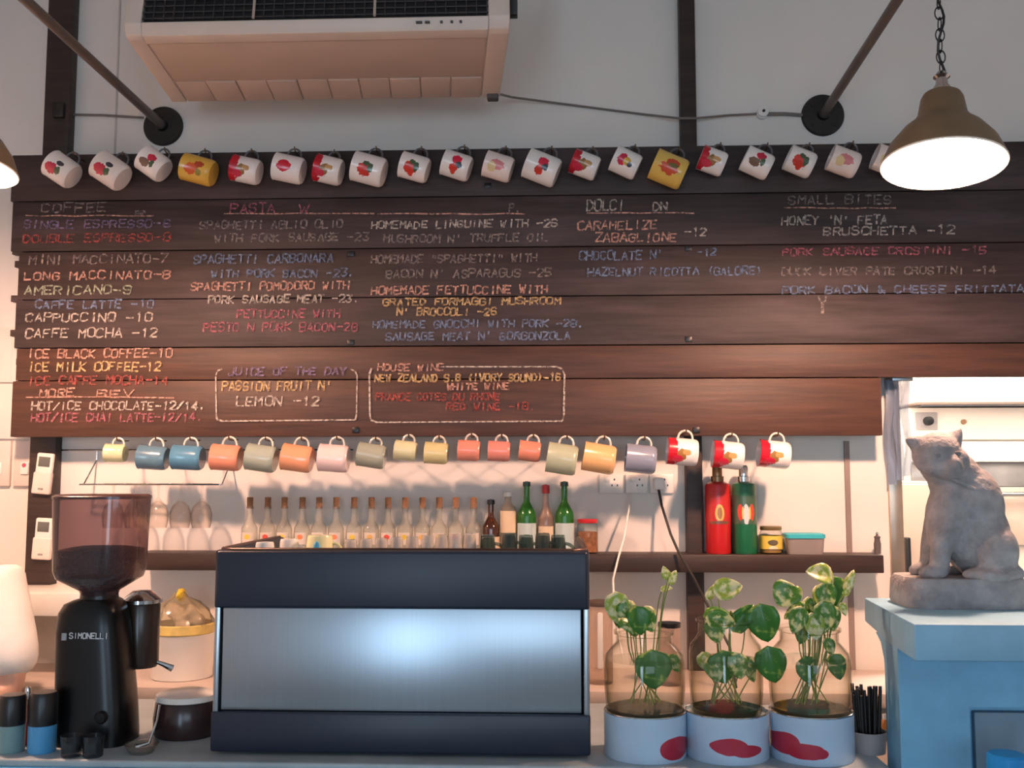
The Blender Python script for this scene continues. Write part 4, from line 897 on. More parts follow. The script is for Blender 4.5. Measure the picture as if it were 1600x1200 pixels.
# ------------------------------------------------------------------ back counter and what stands on it
ZK = 1.0
bc = empty('back_counter', (0, 0, 0), 'steel-topped work counter along the back wall', 'counter')
MB().box((XL + 0.005, -0.36, ZK - 0.04), (P(1340, 1000, -0.3).x + 0.6, -0.001, ZK), 0.004).build('worktop', mat('worktop_laminate', (196, 182, 172), 0.4, var=0.06), bc)
MB().box((XL + 0.005, -0.33, 0), (P(1340, 1000, -0.3).x + 0.6, -0.001, ZK - 0.04), 0.003).build('cupboard', mat('beige_laminate', (196, 180, 166), 0.5), bc)
Yd = -0.2; x = P(286, 1000, Yd).x; s_ = S(Yd)
e = empty('white_tub', (x, Yd, ZK), 'white plastic tub lined with a yellow-edged bag on the back counter', 'tub')
h0 = P(286, 1058, Yd).z - ZK; h1 = P(286, 985, Yd).z - ZK
MB().lathe([(0, 0), (40 * s_, 0), (42 * s_, 0.004), (42 * s_, h0 * 0.7), (0, h0 * 0.7)], 28).build('stand', mat('grey_stand', (110, 104, 100), 0.5), e)
MB().lathe([(0, h0 * 0.7), (43 * s_, h0 * 0.72), (46 * s_, h0 + 0.004), (47 * s_, h1 - 0.004), (48 * s_, h1), (45.5 * s_, h1), (44 * s_, h0 + 0.01), (0, h0 + 0.01)], 36).build('tub', M_white, e)
MB().lathe([(47 * s_, h1 - 0.006), (49 * s_, h1 - 0.002), (48 * s_, h1 + 0.022), (46 * s_, h1 + 0.024)], 36).build('bag_band', mat('yellow_bag', (214, 190, 110), 0.45, var=0.2, scale=30), e)
def rag(name, cx, cz, w_, h_, m, seed, parent):
    random.seed(seed); mb = MB()
    for k in range(7):
        mb.ball((cx + random.uniform(-w_, w_) * 0.7, random.uniform(-0.04, 0.04), cz + random.uniform(-h_, h_) * 0.5), (w_ * random.uniform(0.35, 0.6), 0.03, h_ * random.uniform(0.3, 0.6)), Matrix.Rotation(random.uniform(-1, 1), 4, 'Y'), 14)
    link(name, remeshed(mb, 0.006, 3), m, parent)
random.seed(4); bg = MB().loft([(h1 + 0.004, 0, 0, 46 * s_, 46 * s_, 2), (h1 + 0.03, 0, 0, 45 * s_, 44 * s_, 2), (h1 + 0.06, 0, 0, 38 * s_, 38 * s_, 2), (h1 + 0.085, -0.006, 0, 26 * s_, 26 * s_, 2), (h1 + 0.10, -0.012, 0, 12 * s_, 12 * s_, 2), (h1 + 0.115, -0.014, 0, 7 * s_, 7 * s_, 2)], 40)
for v in bg.bm.verts:
    f = 1 + 0.10 * math.sin(math.atan2(v.co.y, v.co.x) * 9 + v.co.z * 40) * min(1, (v.co.z - h1) / 0.04) + random.uniform(-0.03, 0.03); v.co.x *= f; v.co.y *= f
bg.build('bag_top', glass('yellow_bag_film', (240, 234, 218), solid=0.22, scol=(216, 202, 166), rough=0.15), e)
rag('cloth', 0.0, h1 + 0.036, 0.045, 0.05, mat('grey_cloth', (176, 166, 158), 0.8, var=0.25, scale=40), 5, e)
rag('yellow_knot', -0.013, h1 + 0.105, 0.012, 0.03, mat('yellow_knot', (218, 190, 60), 0.5), 8, e)
random.seed(11)
# canisters behind the machine and jars
def canister(px, rpx, top, Yd, m, lidm, label, scoop=False):
    s_ = S(Yd); r = rpx * s_; x = P(px, 1000, Yd).x; h = P(px, top, Yd).z - ZK
    e = empty('canister', (x, Yd, ZK), label, 'canister')
    MB().lathe([(0, 0), (r * 0.96, 0), (r, 0.004), (r, h - 0.016), (r * 0.95, h - 0.012), (0, h - 0.012)], 26).build('body', m, e)
    MB().lathe([(r * 1.02, h - 0.014), (r * 1.04, h - 0.012), (r * 1.02, h - 0.001), (0, h)], 26).build('lid', lidm, e)
    if scoop: MB().box((-0.008, -r - 0.006, h - 0.19), (0.008, -r + 0.002, h - 0.03), 0.004).build('scoop_handle', M_white, e)
canister(937, 20, 938, -0.24, glass('canister_plastic', (232, 222, 214), solid=0.3, scol=(206, 180, 166)), mat('dark_lid', (90, 76, 70), 0.4), 'tall clear canister with white handle right of the espresso machine', True)
canister(1046, 17, 972, -0.26, glass('canister_plastic2', (226, 214, 206), solid=0.3, scol=(190, 168, 156)), M_black, 'canister with black lid behind the first plant jar')
# white wall shelf at the far left
a = P(-60, 925, -0.25); b = P(128, 962, -0.25)
e = empty('white_shelf', (0, 0, a.z), 'thick white wall shelf behind the person and grinder', 'shelf')
MB().box((a.x, -0.27, b.z - a.z), (b.x, -0.001, 0), 0.004).build('shelf_board', M_white, e)
for px in (-20, 100):
    x = P(px, 960, -0.2).x
    MB().prism([(-0.002, b.z - a.z), (-0.2, b.z - a.z), (-0.2, b.z - a.z - 0.012), (-0.014, b.z - a.z - 0.12), (-0.002, b.z - a.z - 0.12)], 'x', x - 0.008, x + 0.008).build('bracket', M_white, e)

# ------------------------------------------------------------------ plant jars in painted tins
YP = -1.235; sp = S(YP)
TINB = (176, 200, 222); RED = (176, 34, 60)
tins = [(1008, [(0.052, 0.026, 0.030, 0.021, RED)]), (1136, [(-0.008, 0.034, 0.034, 0.016, RED), (0.024, 0.026, 0.030, 0.011, RED)]), (1268, [(-0.062, 0.036, 0.024, 0.020, RED), (-0.028, 0.026, 0.036, 0.015, RED), (-0.004, 0.024, 0.016, 0.010, RED)])]
nm3 = ('left', 'middle', 'right')
LM = []
def leaf_mat(name, c1, c2, pos):
    m = mat(name, c1, 0.35, var=0.1, coat=0.2); nt = m.node_tree; N = nt.nodes; L = nt.links; cr = N[m['ramp']].color_ramp
    cr.elements[0].color = lin(c1); cr.elements[1].color = lin(c2); cr.elements[0].position = pos; cr.elements[1].position = pos + 0.12
    b = N['Principled BSDF']; b.inputs['Subsurface Weight'].default_value = 0.0
    for n in N:
        if n.type == 'TEX_NOISE': n.inputs['Scale'].default_value = 3.4; n.inputs['Detail'].default_value = 3
    t = N.new('ShaderNodeBsdfTranslucent'); mx = N.new('ShaderNodeMixShader'); mx.inputs[0].default_value = 0.4
    L.new(N[m['ramp']].outputs[0], t.inputs[0]); L.new(b.outputs[0], mx.inputs[1]); L.new(t.outputs[0], mx.inputs[2]); L.new(mx.outputs[0], N['Material Output'].inputs[0])
    return m
LG = leaf_mat('leaf_green', (78, 142, 56), (180, 204, 100), 0.55)
LV = leaf_mat('leaf_variegated', (104, 156, 56), (236, 234, 176), 0.46)
LP = leaf_mat('leaf_pale', (182, 202, 84), (244, 242, 200), 0.42)
M_stem = mat('plant_stem', (130, 142, 66), 0.5)
def leaf_mesh(curl, fold):
    b2 = bmesh.new(); nu, nv = 10, 6; rows = []
    for i in range(nu + 1):
        u = i / nu; wd = 0.46 * (math.sin(math.pi * min(1, u ** 0.66)) ** 0.55) * (1.04 - 0.22 * u * u); row = []
        for j in range(nv + 1):
            v = (j / nv) * 2 - 1
            zoff = u - 0.14 * abs(v) * max(0, 1 - u * 4)
            row.append(b2.verts.new((v * wd, -curl * u * u + fold * abs(v) * wd, zoff)))
        rows.append(row)
    for A, B in zip(rows, rows[1:]):
        for j in range(nv): b2.faces.new((A[j], A[j + 1], B[j + 1], B[j]))
    bmesh.ops.remove_doubles(b2, verts=b2.verts, dist=1e-5)
    geo = bmesh.ops.solidify(b2, geom=list(b2.faces), thickness=0.014)
    bmesh.ops.recalc_face_normals(b2, faces=b2.faces)
    me = bpy.data.meshes.new('leaf'); b2.to_mesh(me); b2.free()
    for p in me.polygons: p.use_smooth = True
    return me
LEAFS = {}
for k, mm in (('g', LG), ('v', LV), ('p', LP)):
    for q in range(2):
        me = leaf_mesh((0.18, 0.4)[q], (0.35, -0.2)[q]); me.materials.append(mm); LEAFS[k + str(q)] = me
# leaf: base x, base y, tip x, tip y, kind, width factor, depth offset, lean
plants = [
 [(962, 930, 966, 975, 'p0', .9, -.02), (976, 942, 990, 985, 'v1', .8, -.03), (994, 952, 1004, 992, 'g0', 1, -.035), (1008, 958, 1020, 988, 'v0', .9, -.02), (970, 968, 1000, 984, 'v1', .7, -.04),
  (1044, 903, 1036, 886, 'p0', .8, .0), (1046, 912, 1054, 893, 'p1', .7, .0), (1034, 922, 1050, 918, 'p0', .6, .01), (1018, 1022, 1024, 1078, 'g0', 1.1, -.02), (1046, 1026, 1062, 1050, 'v0', .8, .0), (1010, 950, 1024, 976, 'p1', .9, .0), (984, 960, 992, 996, 'g1', .8, .01), (960, 948, 970, 982, 'v0', .7, .01)],
 [(1120, 924, 1160, 915, 'p0', .9, -.01), (1106, 934, 1126, 912, 'p1', .5, .0), (1108, 966, 1150, 974, 'v0', .8, -.04), (1104, 962, 1146, 958, 'g1', .8, -.0), (1148, 982, 1176, 945, 'g0', .7, -.01), (1146, 976, 1160, 952, 'v1', .7, .0),
  (1188, 950, 1200, 1004, 'g0', 1.02, -.02), (1200, 1016, 1212, 1068, 'g0', 1.0, -.03), (1130, 1022, 1138, 1068, 'g1', 1.3, -.02), (1098, 1022, 1108, 1050, 'p0', .9, .0), (1162, 1030, 1180, 1066, 'v0', .6, .01), (1114, 968, 1122, 1006, 'v0', .9, -.02), (1150, 1024, 1158, 1062, 'v1', .9, -.03), (1110, 1030, 1124, 1066, 'v0', .9, -.02)],
 [(1236, 916, 1216, 946, 'v0', 1.3, -.01), (1240, 920, 1254, 934, 'p0', .9, .0), (1296, 902, 1262, 890, 'p0', 1.0, -.03), (1290, 888, 1306, 914, 'p1', .7, -.01), (1304, 906, 1318, 946, 'g1', 1.0, .01), (1288, 914, 1296, 952, 'v0', .9, -.02),
  (1322, 922, 1332, 892, 'p1', .5, .0), (1320, 930, 1330, 915, 'p0', .6, -.01), (1254, 944, 1226, 962, 'v1', .6, -.02), (1262, 938, 1266, 980, 'v0', .8, .0), (1284, 944, 1296, 984, 'v0', .9, -.03), (1268, 962, 1278, 1000, 'p0', .9, -.03), (1280, 988, 1298, 976, 'v1', .6, -.03), (1258, 970, 1250, 1006, 'g0', .8, .0), (1258, 1030, 1272, 1066, 'g1', 1.1, -.02), (1300, 1026, 1316, 1062, 'g0', .9, .0), (1314, 944, 1322, 962, 'p0', .7, .0), (1250, 952, 1240, 990, 'v0', .8, -.03), (1300, 950, 1310, 985, 'v1', .9, -.02), (1276, 920, 1284, 958, 'p0', .8, .01), (1290, 1000, 1302, 1024, 'v0', .9, -.03)]]
jars = [(1008, 61, 985, 1018, 45), (1136, 55, 966, 1004, 43), (1268, 61, 980, 1016, 46)]
for i in range(3):
    px, spots = tins[i]; x = P(px, 1150, YP).x; r = 62 * sp
    ht = P(px, 1124, YP - r).z - ZT
    e = empty('painted_tin', (x, YP, ZT), 'pale blue tin with red chilli print under the %s plant jar' % nm3[i], 'tin', 'painted tins under the plant jars')
    MB().lathe([(0, 0), (r * 0.98, 0), (r, 0.002), (r, ht - 0.002), (r * 1.0, ht), (r * 0.965, ht), (r * 0.965, ht - 0.006), (0, ht - 0.006)], 48).build('body', blobs('tin_print_%d' % i, TINB, spots, rough=0.35, wob=0.16, nscale=26), e)
    MB().torus((0, 0, ht), r * 0.985, 0.0018, n=40).build('rim', M_chrome, e)
    # the jar
    _, rb, ym, ysh, rm = jars[i]; zb = ZT + ht - 0.0055
    z = lambda y: P(px, y, YP).z - zb
    j = empty('glass_jar', (x, YP, zb), 'clear glass jar of water with pothos cuttings, %s of three' % nm3[i], 'jar', 'plant jars on the counter')
    r0, r1 = rb * sp, rm * sp; zs_, zm = z(ysh), z(ym)
    pr = [(0, 0.0), (r0 * 0.9, 0.0), (r0 * 0.96, 0.006), (r0 * 0.97, 0.02), (r0, 0.05), (r0, zs_ - 0.02), (r0 * 0.96, zs_ - 0.004), (r0 * 0.8, zs_ + 0.01), (r1 * 0.95, zs_ + 0.018), (r1 * 0.94, zm - 0.008), (r1 * 1.03, zm - 0.006), (r1 * 1.03, zm), (r1 * 0.98, zm)]
    inn = [(max(a - 0.003, 0), b) for a, b in pr[::-1][1:] if b > 0.01] + [(r0 * 0.9, 0.012), (0, 0.012)]
    MB().lathe([(0, 0.0006), (r0 * 0.93, 0.0006), (r0 * 0.95, 0.006), (r0 * 0.9, 0.0115), (0, 0.0115)], 40).build('thick_base', glass('jar_base', (240, 236, 216), solid=0.05, scol=(150, 140, 96)), j)
    MB().lathe(pr + inn, 48).build('jar_glass', glass('jar_glass', (254, 254, 253), solid=0.008, scol=(230, 230, 200), edge=(186, 178, 150)), j)
    zw = z(1030)
    MB().lathe([(0, 0.0125), (r0 * 0.88, 0.0125), (r0 * 0.93, 0.02), (r0 - 0.005, 0.05), (r0 - 0.005, zw), (0, zw)], 40).build('water', glass('jar_water', (253, 252, 248), solid=0.006, scol=(220, 215, 175), edge=(228, 222, 200)), j)
    pt = empty('pothos_plant', (x, YP, zb + 0.0128), 'variegated pothos cuttings with yellow-green leaves in the %s jar' % nm3[i], 'plant', 'pothos cuttings in the jars')
    for (bx, by, tx, ty, k, wf, dy) in plants[i]:
        Yl = YP + dy; a = P(bx, by, Yl); b = P(tx, ty, Yl - 0.008); d = b - a; ln = d.length; zax = d.normalized()
        yax = Vector((random.uniform(-0.4, 0.4), -1, random.uniform(0.0, 0.8))); yax = (yax - zax * yax.dot(zax)).normalized(); xax = yax.cross(zax)
        Mx = Matrix((xax, -yax * -1, zax)).transposed().to_4x4()
        o = bpy.data.objects.new('leaf', LEAFS[k]); COL.objects.link(o); o.parent = pt
        o.matrix_local = Matrix.Translation(a - Vector(pt.location)) @ Mx @ Matrix.Diagonal((ln * wf * 1.05, ln, ln, 1))
        # stem: from the jar floor through the mouth to the leaf
        if by > 1010:
            pts = [Vector((x + random.uniform(-.02, .02), YP, zb + 0.02)), Vector(((a.x + x) / 2, (Yl + YP) / 2, (a.z + zb) / 2)), a]
        else:
            mo = Vector((x + max(-r1 * 0.75, min(r1 * 0.75, (a.x - x) * 0.6)), YP + dy * 0.5, zb + zm))
            pts = [Vector((x + random.uniform(-.035, .035), YP + random.uniform(-.03, .02), zb + 0.02)), Vector((mo.x * 0.7 + x * 0.3, YP, zb + zw)), mo, (mo + a) / 2 + Vector((0, 0, 0.012)), a]
            if by > ysh + 0 or a.z < zb + zm: pts = pts[:2] + [mo + Vector((0, 0, 0.006)), (mo + a) / 2 + Vector((0, -0.01, 0.016)), a]
        sm_ = []
        for q in range(len(pts) - 1):
            for t in range(4): 
                p0, p1, p2, p3 = pts[max(q - 1, 0)], pts[q], pts[q + 1], pts[min(q + 2, len(pts) - 1)]; t_ = t / 4
                sm_.append(0.5 * ((2 * p1) + (p2 - p0) * t_ + (2 * p0 - 5 * p1 + 4 * p2 - p3) * t_ * t_ + (3 * p1 - p0 - 3 * p2 + p3) * t_ ** 3))
        sm_.append(pts[-1])
        MB().pipe([v - Vector(pt.location) for v in sm_], 0.0013, 6).build('stem', M_stem, pt)

# ------------------------------------------------------------------ straws in a tub
Yd = -1.2; x = P(1357, 1160, Yd).x; r = 27 * S(Yd)
hcup = P(1357, 1142, Yd).z - ZT
e = empty('straw_cup', (x, Yd, ZT), 'grey cup holding black straws beside the pillar', 'cup')
MB().lathe([(0, 0), (r * 0.9, 0), (r, hcup), (r - 0.002, hcup), (r * 0.9 - 0.002, 0.003), (0, 0.003)], 28).build('cup', mat('grey_paper_cup', (160, 150, 148), 0.6, var=0.06), e)
MB().torus((0, 0, hcup), r - 0.0008, 0.0014, n=28).build('rim', mat('grey_paper_cup', (160, 150, 148)), e)
M_straw = mat('black_straw', (26, 23, 22), 0.4)
st = MB().pipe([(0, 0, 0), (0, 0, 0.12)], 0.0032, 8).build('straw', M_straw); smesh = st.data; bpy.data.objects.remove(st)
for k in range(26):
    t = k * 2.4; q = math.sqrt((k + 0.5) / 26) * (r * 0.9 - 0.008)
    o = bpy.data.objects.new('drinking_straw', smesh); COL.objects.link(o)
    o.location = (x + q * math.cos(t), Yd + q * math.sin(t), ZT + 0.004); o.rotation_euler = (random.uniform(-.03, .03) - 0.06 * math.sin(t), 0.06 * math.cos(t), 0); 
    o.scale = (1, 1, random.uniform(0.82, 1.08))
    tag(o, 'black drinking straw bunched in the grey cup beside the pillar', 'straw', 'black straws in the grey cup')
x = P(1386, 1155, -1.10).x
e = empty('orange_bottle', (x, -1.10, ZT), 'small orange bottle half hidden behind the pillar', 'bottle')
MB().lathe([(0, 0), (0.016, 0), (0.017, 0.003), (0.017, 0.03), (0.010, 0.04), (0, 0.04)], 20).build('body', mat('orange_plastic', (214, 132, 60), 0.4), e)
MB().lathe([(0.008, 0.04), (0.008, 0.05), (0, 0.051)], 14).build('cap', M_white, e)

# ------------------------------------------------------------------ hatch and kitchen behind it
hf = MB(); fw = 0.05
hf.box((hx0 - 0.01, -0.012, hz0 - 0.02), (hx0 + 0.032, 0.11, hz1), 0.002).box((hx1 - 0.03, -0.012, hz0 - 0.02), (hx1 + 0.01, 0.11, hz1), 0.002).box((hx0, -0.03, hz0 - 0.03), (hx1, 0.11, hz0), 0.002)
struct(hf.build('window_1', mat('hatch_steel', (190, 170, 150), 0.3, metal=0.8, var=0.15), label='steel framed serving hatch to the kitchen behind the cat', cat='hatch'))
# clear plastic strip hanging at the hatch edge
e = empty('plastic_strip', (hx0, -0.02, hz1), 'bluish clear plastic strip hanging at the left edge of the hatch', 'strip curtain')
zt_ = P(1400, 594, -0.03).z - hz1; zb_ = P(1400, 757, -0.03).z - hz1
for q in range(3):
    b2 = bmesh.new(); rows = []
    for i in range(13):
        z_ = zt_ + (zb_ - zt_) * (i / 12) * (1 - 0.04 * q); row = []
        for j in range(7):
            v = j / 6; xx = P(1382 + q * 13 + 15 * v, 650, -0.03).x - hx0 + 0.004 * math.sin(i * 0.7 + q)
            row.append(b2.verts.new((xx, -0.012 - 0.010 * math.sin(v * math.pi + q) - 0.003 * math.sin(i * 0.9 + j), z_)))
        rows.append(row)
    for A_, B_ in zip(rows, rows[1:]):
        for j in range(6): b2.faces.new((A_[j], A_[j + 1], B_[j + 1], B_[j]))
    bmesh.ops.solidify(b2, geom=list(b2.faces), thickness=0.002)
    MB()._merge(b2).build('strip', glass('strip_plastic', (215, 225, 238), solid=0.42, scol=(176, 192, 214), rough=0.08), e)
MB().box((0.0, -0.03, zt_ - 0.004), (P(1424, 600, -0.03).x - hx0, -0.008, zt_ + 0.012), 0.002).build('clip_rail', M_steel, e)
# kitchen shell
KX0, KX1, KY = hx0 - 0.25, XR, 1.7
struct(MB().box((KX0, KY, 0), (KX1, KY + 0.1, ZC)).build('wall_kitchen', M_wall, label='white wall at the back of the kitchen', cat='wall'))
struct(MB().box((KX0 - 0.1, 0.1, 0), (KX0, KY + 0.1, ZC)).build('wall_kitchen_side', M_wall, label='white side wall of the kitchen', cat='wall'))
area('kitchen_tube_light', ((hx0 + hx1) / 2, 0.45, 2.75), (R(-12), 0, 0), 1.0, 0.15, 95, (1.0, 0.90, 0.80))
kt = empty('tube_lamp', ((hx0 + hx1) / 2, 0.45, 2.8), 'ceiling tube lamp in the kitchen beyond the hatch', 'lamp')
MB().box((-0.55, -0.06, 0), (0.55, 0.06, 0.06), 0.006).build('housing', M_white, kt)
MB().pipe([(0, 0, 0.06), (0, 0, ZC - 2.8)], 0.01, 8).build('rod', M_white, kt)
YO = 0.75
def kp(px, py, Y=YO): return P(px, py, Y)
ov = empty('kitchen_oven', (kp(1500, 690).x, YO, 0), 'cream commercial oven with knobs seen through the hatch', 'oven')
ox = ov.location.x; M_cream = mat('cream_enamel', (236, 226, 214), 0.35, var=0.03)
u0 = kp(1424, 690).x - ox; u1 = u0 + 1.1
MB().box((u0, 0.02, 0.85), (u1, 0.6, kp(1500, 636).z), 0.006).build('body', M_cream, ov)
MB().box((u0, 0.0, kp(1500, 687).z), (u1, 0.022, kp(1500, 637).z), 0.004).build('control_panel', M_cream, ov)
MB().box((u0, -0.012, kp(1500, 722).z), (u1, 0.022, kp(1500, 690).z), 0.004).build('door_top', M_white, ov)
MB().box((u0, 0.006, kp(1500, 760).z), (u1, 0.022, kp(1500, 723).z), 0.002).build('door_glass', mat('oven_glass', (150, 146, 146), 0.12, var=0.3, scale=5), ov)
MB().box((u0, 0.0, kp(1500, 852).z), (u1, 0.022, kp(1500, 761).z), 0.004).build('door_bottom', mat('beige_enamel', (206, 190, 176), 0.4), ov)
c = kp(1447, 658); kb = MB().box((-0.042, -0.006, -0.034), (0.042, 0.004, 0.034), 0.002).build('knob_plate', mat('grey_plate', (170, 164, 164), 0.4), ov, loc=(c.x - ox, 0, c.z))
MB().lathe([(0.018, 0), (0.017, 0.022), (0, 0.024)], 20, Matrix.Rotation(R(90), 4, 'X')).build('knob', M_black, kb, loc=(0.004, -0.006, 0))
c = kp(1505, 659)
MB().lathe([(0.010, 0), (0.009, 0.012), (0, 0.013)], 16, Matrix.Rotation(R(90), 4, 'X')).build('indicator', mat('amber_lamp', (150, 110, 80), 0.4), ov, loc=(c.x - ox, 0, c.z))
MB().pipe([(u0 + 0.05, -0.035, kp(1500, 772).z), (u1 - 0.05, -0.035, kp(1500, 772).z)], 0.009, 10).build('handle', M_chrome, ov)
for xx in (u0 + 0.08, u1 - 0.08): MB().box((xx - 0.006, -0.035, kp(1500, 772).z - 0.006), (xx + 0.006, 0.004, kp(1500, 772).z + 0.006)).build('handle_mount', M_chrome, ov)
MB().box((u0, 0.03, 0.0), (u1, 0.58, 0.85), 0.004).build('oven_stand', M_steel, ov)
hd = empty('extractor_hood', (ox, YO, kp(1500, 632).z), 'pale extractor hood above the kitchen oven', 'hood')
hz = hd.location.z
MB().prism([(-0.12, 0.0), (-0.12, kp(1500, 612).z - hz + 0.0), (0.25, 0.55), (0.6, 0.55), (0.6, 0.0)], 'x', u0 - 0.02, u1, 0.003).build('canopy', mat('hood_paint', (228, 208, 198), 0.4, var=0.03), hd)
MB().box((u0 + 0.2, 0.26, 0.54), (u1 - 0.2, 0.58, ZC - hz), 0.003).build('duct', mat('hood_paint', (228, 208, 198)), hd)
MB().box((u0 + 0.05, 0.02, -0.006), (u1 - 0.05, 0.5, 0.002)).build('filter', M_steel, hd)
e = empty('tall_fridge', (kp(1412, 800, 0.5).x, 0.5, 0), 'beige tall fridge side just inside the hatch', 'fridge')
fx1 = kp(1461, 800, 0.5).x - e.location.x
zf = kp(1430, 752, 0.5).z
MB().box((-0.25, 0.0, 0.08), (fx1, 0.2, zf), 0.006).build('body', mat('beige_fridge', (176, 156, 142), 0.4, var=0.03), e)
MB().box((-0.25, -0.02, 0.12), (fx1 - 0.004, -0.002, zf - 0.01), 0.005).build('door', mat('beige_fridge', (214, 196, 182)), e)
MB().box((-0.01, -0.05, zf - 0.5), (0.006, -0.018, zf - 0.2), 0.004).build('handle', M_black, e)
for sx in (-0.22, fx1 - 0.03): MB().box((sx - 0.015, 0.03, 0), (sx + 0.015, 0.17, 0.08)).build('foot', M_black, e)

# ------------------------------------------------------------------ the person at the far left, in white
YQ = -0.55
cx = P(-92, 950, YQ).x; SHZ = P(20, 893, YQ).z            # top of the shoulders
M_skin = mat('skin', (198, 158, 138), 0.5, var=0.06, scale=12)
M_shirt = mat('white_cotton', (240, 238, 232), 0.8, var=0.03, scale=20, bump=0.2, bscale=30)
M_trs = mat('dark_trousers', (46, 48, 58), 0.8, var=0.15)
pr_ = empty('person', (cx, YQ, 0), 'person in a white short-sleeved shirt at the left edge behind the counter', 'person')
def skin(verts, edges, radii, root=0, sub=2):
    me = bpy.data.meshes.new('sk'); me.from_pydata(verts, edges, []); o = bpy.data.objects.new('sk', me); COL.objects.link(o)
    o.modifiers.new('s', 'SKIN'); sd = o.modifiers.new('u', 'SUBSURF'); sd.levels = sub
    for v, r in zip(me.skin_vertices[0].data, radii): v.radius = r if isinstance(r, tuple) else (r, r)
    me.skin_vertices[0].data[root].use_root = True
    m2 = evalmesh(o); bpy.data.objects.remove(o)
    for p in m2.polygons: p.use_smooth = True
    return m2
s0 = SHZ - 0.03
V = [(0, 0, 0.90), (0, 0, 1.05), (0, 0, 1.22), (0, 0, s0 - 0.05), (0, -0.005, s0 + 0.045), (0, -0.015, s0 + 0.10), (0, -0.02, s0 + 0.19), (0, -0.015, s0 + 0.26)]
Ed = [(i, i + 1) for i in range(7)]; Rr = [(0.15, 0.11), (0.13, 0.10), (0.15, 0.11), (0.15, 0.10), 0.055, 0.055, (0.078, 0.092), 0.06]
arms = {1: [(0.165, 0, s0 - 0.01), (0.205, -0.02, s0 - 0.15), (0.222, -0.04, s0 - 0.29), (0.14, -0.13, s0 - 0.28), (0.06, -0.15, s0 - 0.26)],
        -1: [(-0.165, 0, s0 - 0.01), (-0.205, -0.02, s0 - 0.15), (-0.215, -0.04, s0 - 0.29), (-0.16, -0.13, s0 - 0.20), (-0.10, -0.16, s0 - 0.12)]}
wr = {}
for sgn in (1, -1):
    b0 = len(V); V += arms[sgn]; Rr += [0.062, 0.050, 0.042, 0.034, 0.026]; Ed += [(3, b0)] + [(b0 + k, b0 + k + 1) for k in range(4)]
    hb = len(V); h = Vector(arms[sgn][-1]); dirv = (h - Vector(arms[sgn][-2])).normalized(); side = Vector((0, 0, 1)).cross(dirv).normalized() * -sgn
    V.append(tuple(h + dirv * 0.05)); Rr.append((0.036, 0.017)); Ed.append((b0 + 4, hb))
    for q, (off, ln_) in enumerate(((-0.027, .06), (-0.009, .075), (0.009, .078), (0.027, .068))):
        f0 = len(V); a = h + dirv * 0.085 + side * off; V += [tuple(a), tuple(a + dirv * ln_ * 0.5 + Vector((0, 0, -0.012))), tuple(a + dirv * ln_ * 0.8 + Vector((0, 0, -0.032)))]
        Rr += [0.009, 0.0085, 0.0075]; Ed += [(hb, f0), (f0, f0 + 1), (f0 + 1, f0 + 2)]
    f0 = len(V); a = h + dirv * 0.03 + side * 0.035; V += [tuple(a), tuple(a + dirv * 0.035 + side * 0.012 + Vector((0, 0, -0.012)))]; Rr += [0.011, 0.009]; Ed += [(hb, f0), (f0, f0 + 1)]
for sgn in (1, -1):
    b0 = len(V); V += [(sgn * 0.09, 0, 0.84), (sgn * 0.095, -0.01, 0.48), (sgn * 0.10, 0.0, 0.09), (sgn * 0.105, -0.06, 0.04), (sgn * 0.11, -0.15, 0.03)]
    Rr += [0.085, 0.058, 0.042, 0.038, 0.03]; Ed += [(0, b0)] + [(b0 + k, b0 + k + 1) for k in range(4)]
link('body', skin(V, Ed, Rr), M_skin, pr_)
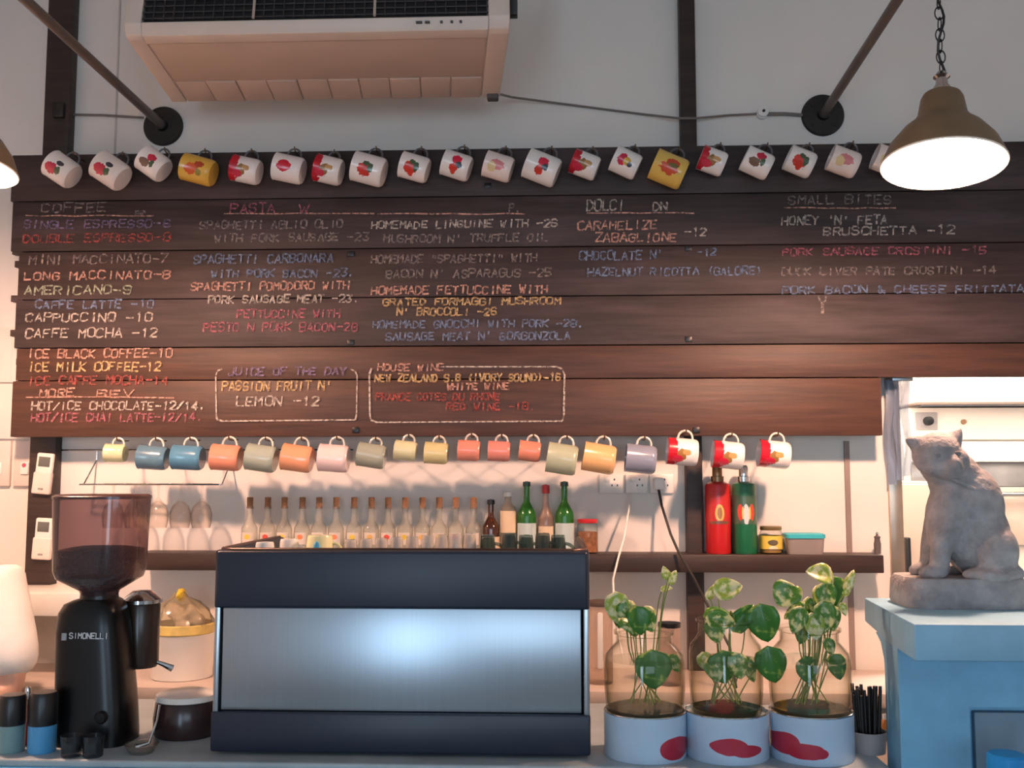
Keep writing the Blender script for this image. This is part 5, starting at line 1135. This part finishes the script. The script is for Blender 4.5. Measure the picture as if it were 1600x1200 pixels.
# shirt: torso and short sleeves
SV = [(0, 0, 0.92), (0, 0, 1.05), (0, 0, 1.22), (0, 0, s0 - 0.04), (0, -0.003, s0 + 0.03)]
SE = [(0, 1), (1, 2), (2, 3), (3, 4)]; SR = [(0.185, 0.145), (0.18, 0.14), (0.185, 0.14), (0.17, 0.125), 0.075]
for sgn in (1, -1):
    b0 = len(SV); A3 = [Vector(q) for q in arms[sgn]]
    SV += [tuple(A3[0] + Vector((0, 0, 0.0))), tuple(A3[1]), tuple(A3[1].lerp(A3[2], 0.75))]; SR += [0.078, 0.077, 0.082]; SE += [(3, b0), (b0, b0 + 1), (b0 + 1, b0 + 2)]
link('shirt', skin(SV, SE, SR), M_shirt, pr_)
TV = [(0, 0, 0.97), (0, 0, 0.90)]; TE = [(0, 1)]; TR = [(0.17, 0.13), (0.17, 0.135)]
for sgn in (1, -1):
    b0 = len(TV); TV += [(sgn * 0.09, 0, 0.82), (sgn * 0.095, -0.01, 0.48), (sgn * 0.10, 0, 0.12)]; TR += [0.105, 0.078, 0.066]; TE += [(1, b0), (b0, b0 + 1), (b0 + 1, b0 + 2)]
link('trousers', skin(TV, TE, TR), M_trs, pr_)
hzc = s0 + 0.20
hm = MB()
hm.ball((0, 0.012, hzc + 0.035), (0.092, 0.108, 0.085)); hm.ball((0, 0.05, hzc - 0.02), (0.085, 0.075, 0.09))
link('hair', remeshed(hm, 0.008, 3), mat('black_hair', (26, 22, 20), 0.5, var=0.3, scale=60, stretch=(6, 6, 1), bump=0.4), pr_)
for sx in (-1, 1):
    MB().ball((sx * 0.032, -0.096, hzc + 0.0), (0.013, 0.008, 0.007)).build('eye', mat('eye_white', (230, 226, 220), 0.2), pr_)
    MB().ball((sx * 0.084, 0.0, hzc - 0.005), (0.010, 0.018, 0.03)).build('ear', M_skin, pr_)
    MB().box((sx * 0.10 - 0.045, -0.2, 0.0), (sx * 0.10 + 0.045, 0.07, 0.09), 0.03, seg=4).build('shoe', M_black, pr_)
MB().ball((0, -0.112, hzc - 0.028), (0.013, 0.018, 0.024)).build('nose', M_skin, pr_)
MB().ball((0, -0.098, hzc - 0.062), (0.024, 0.008, 0.007)).build('mouth', mat('lips', (168, 100, 92), 0.5), pr_)
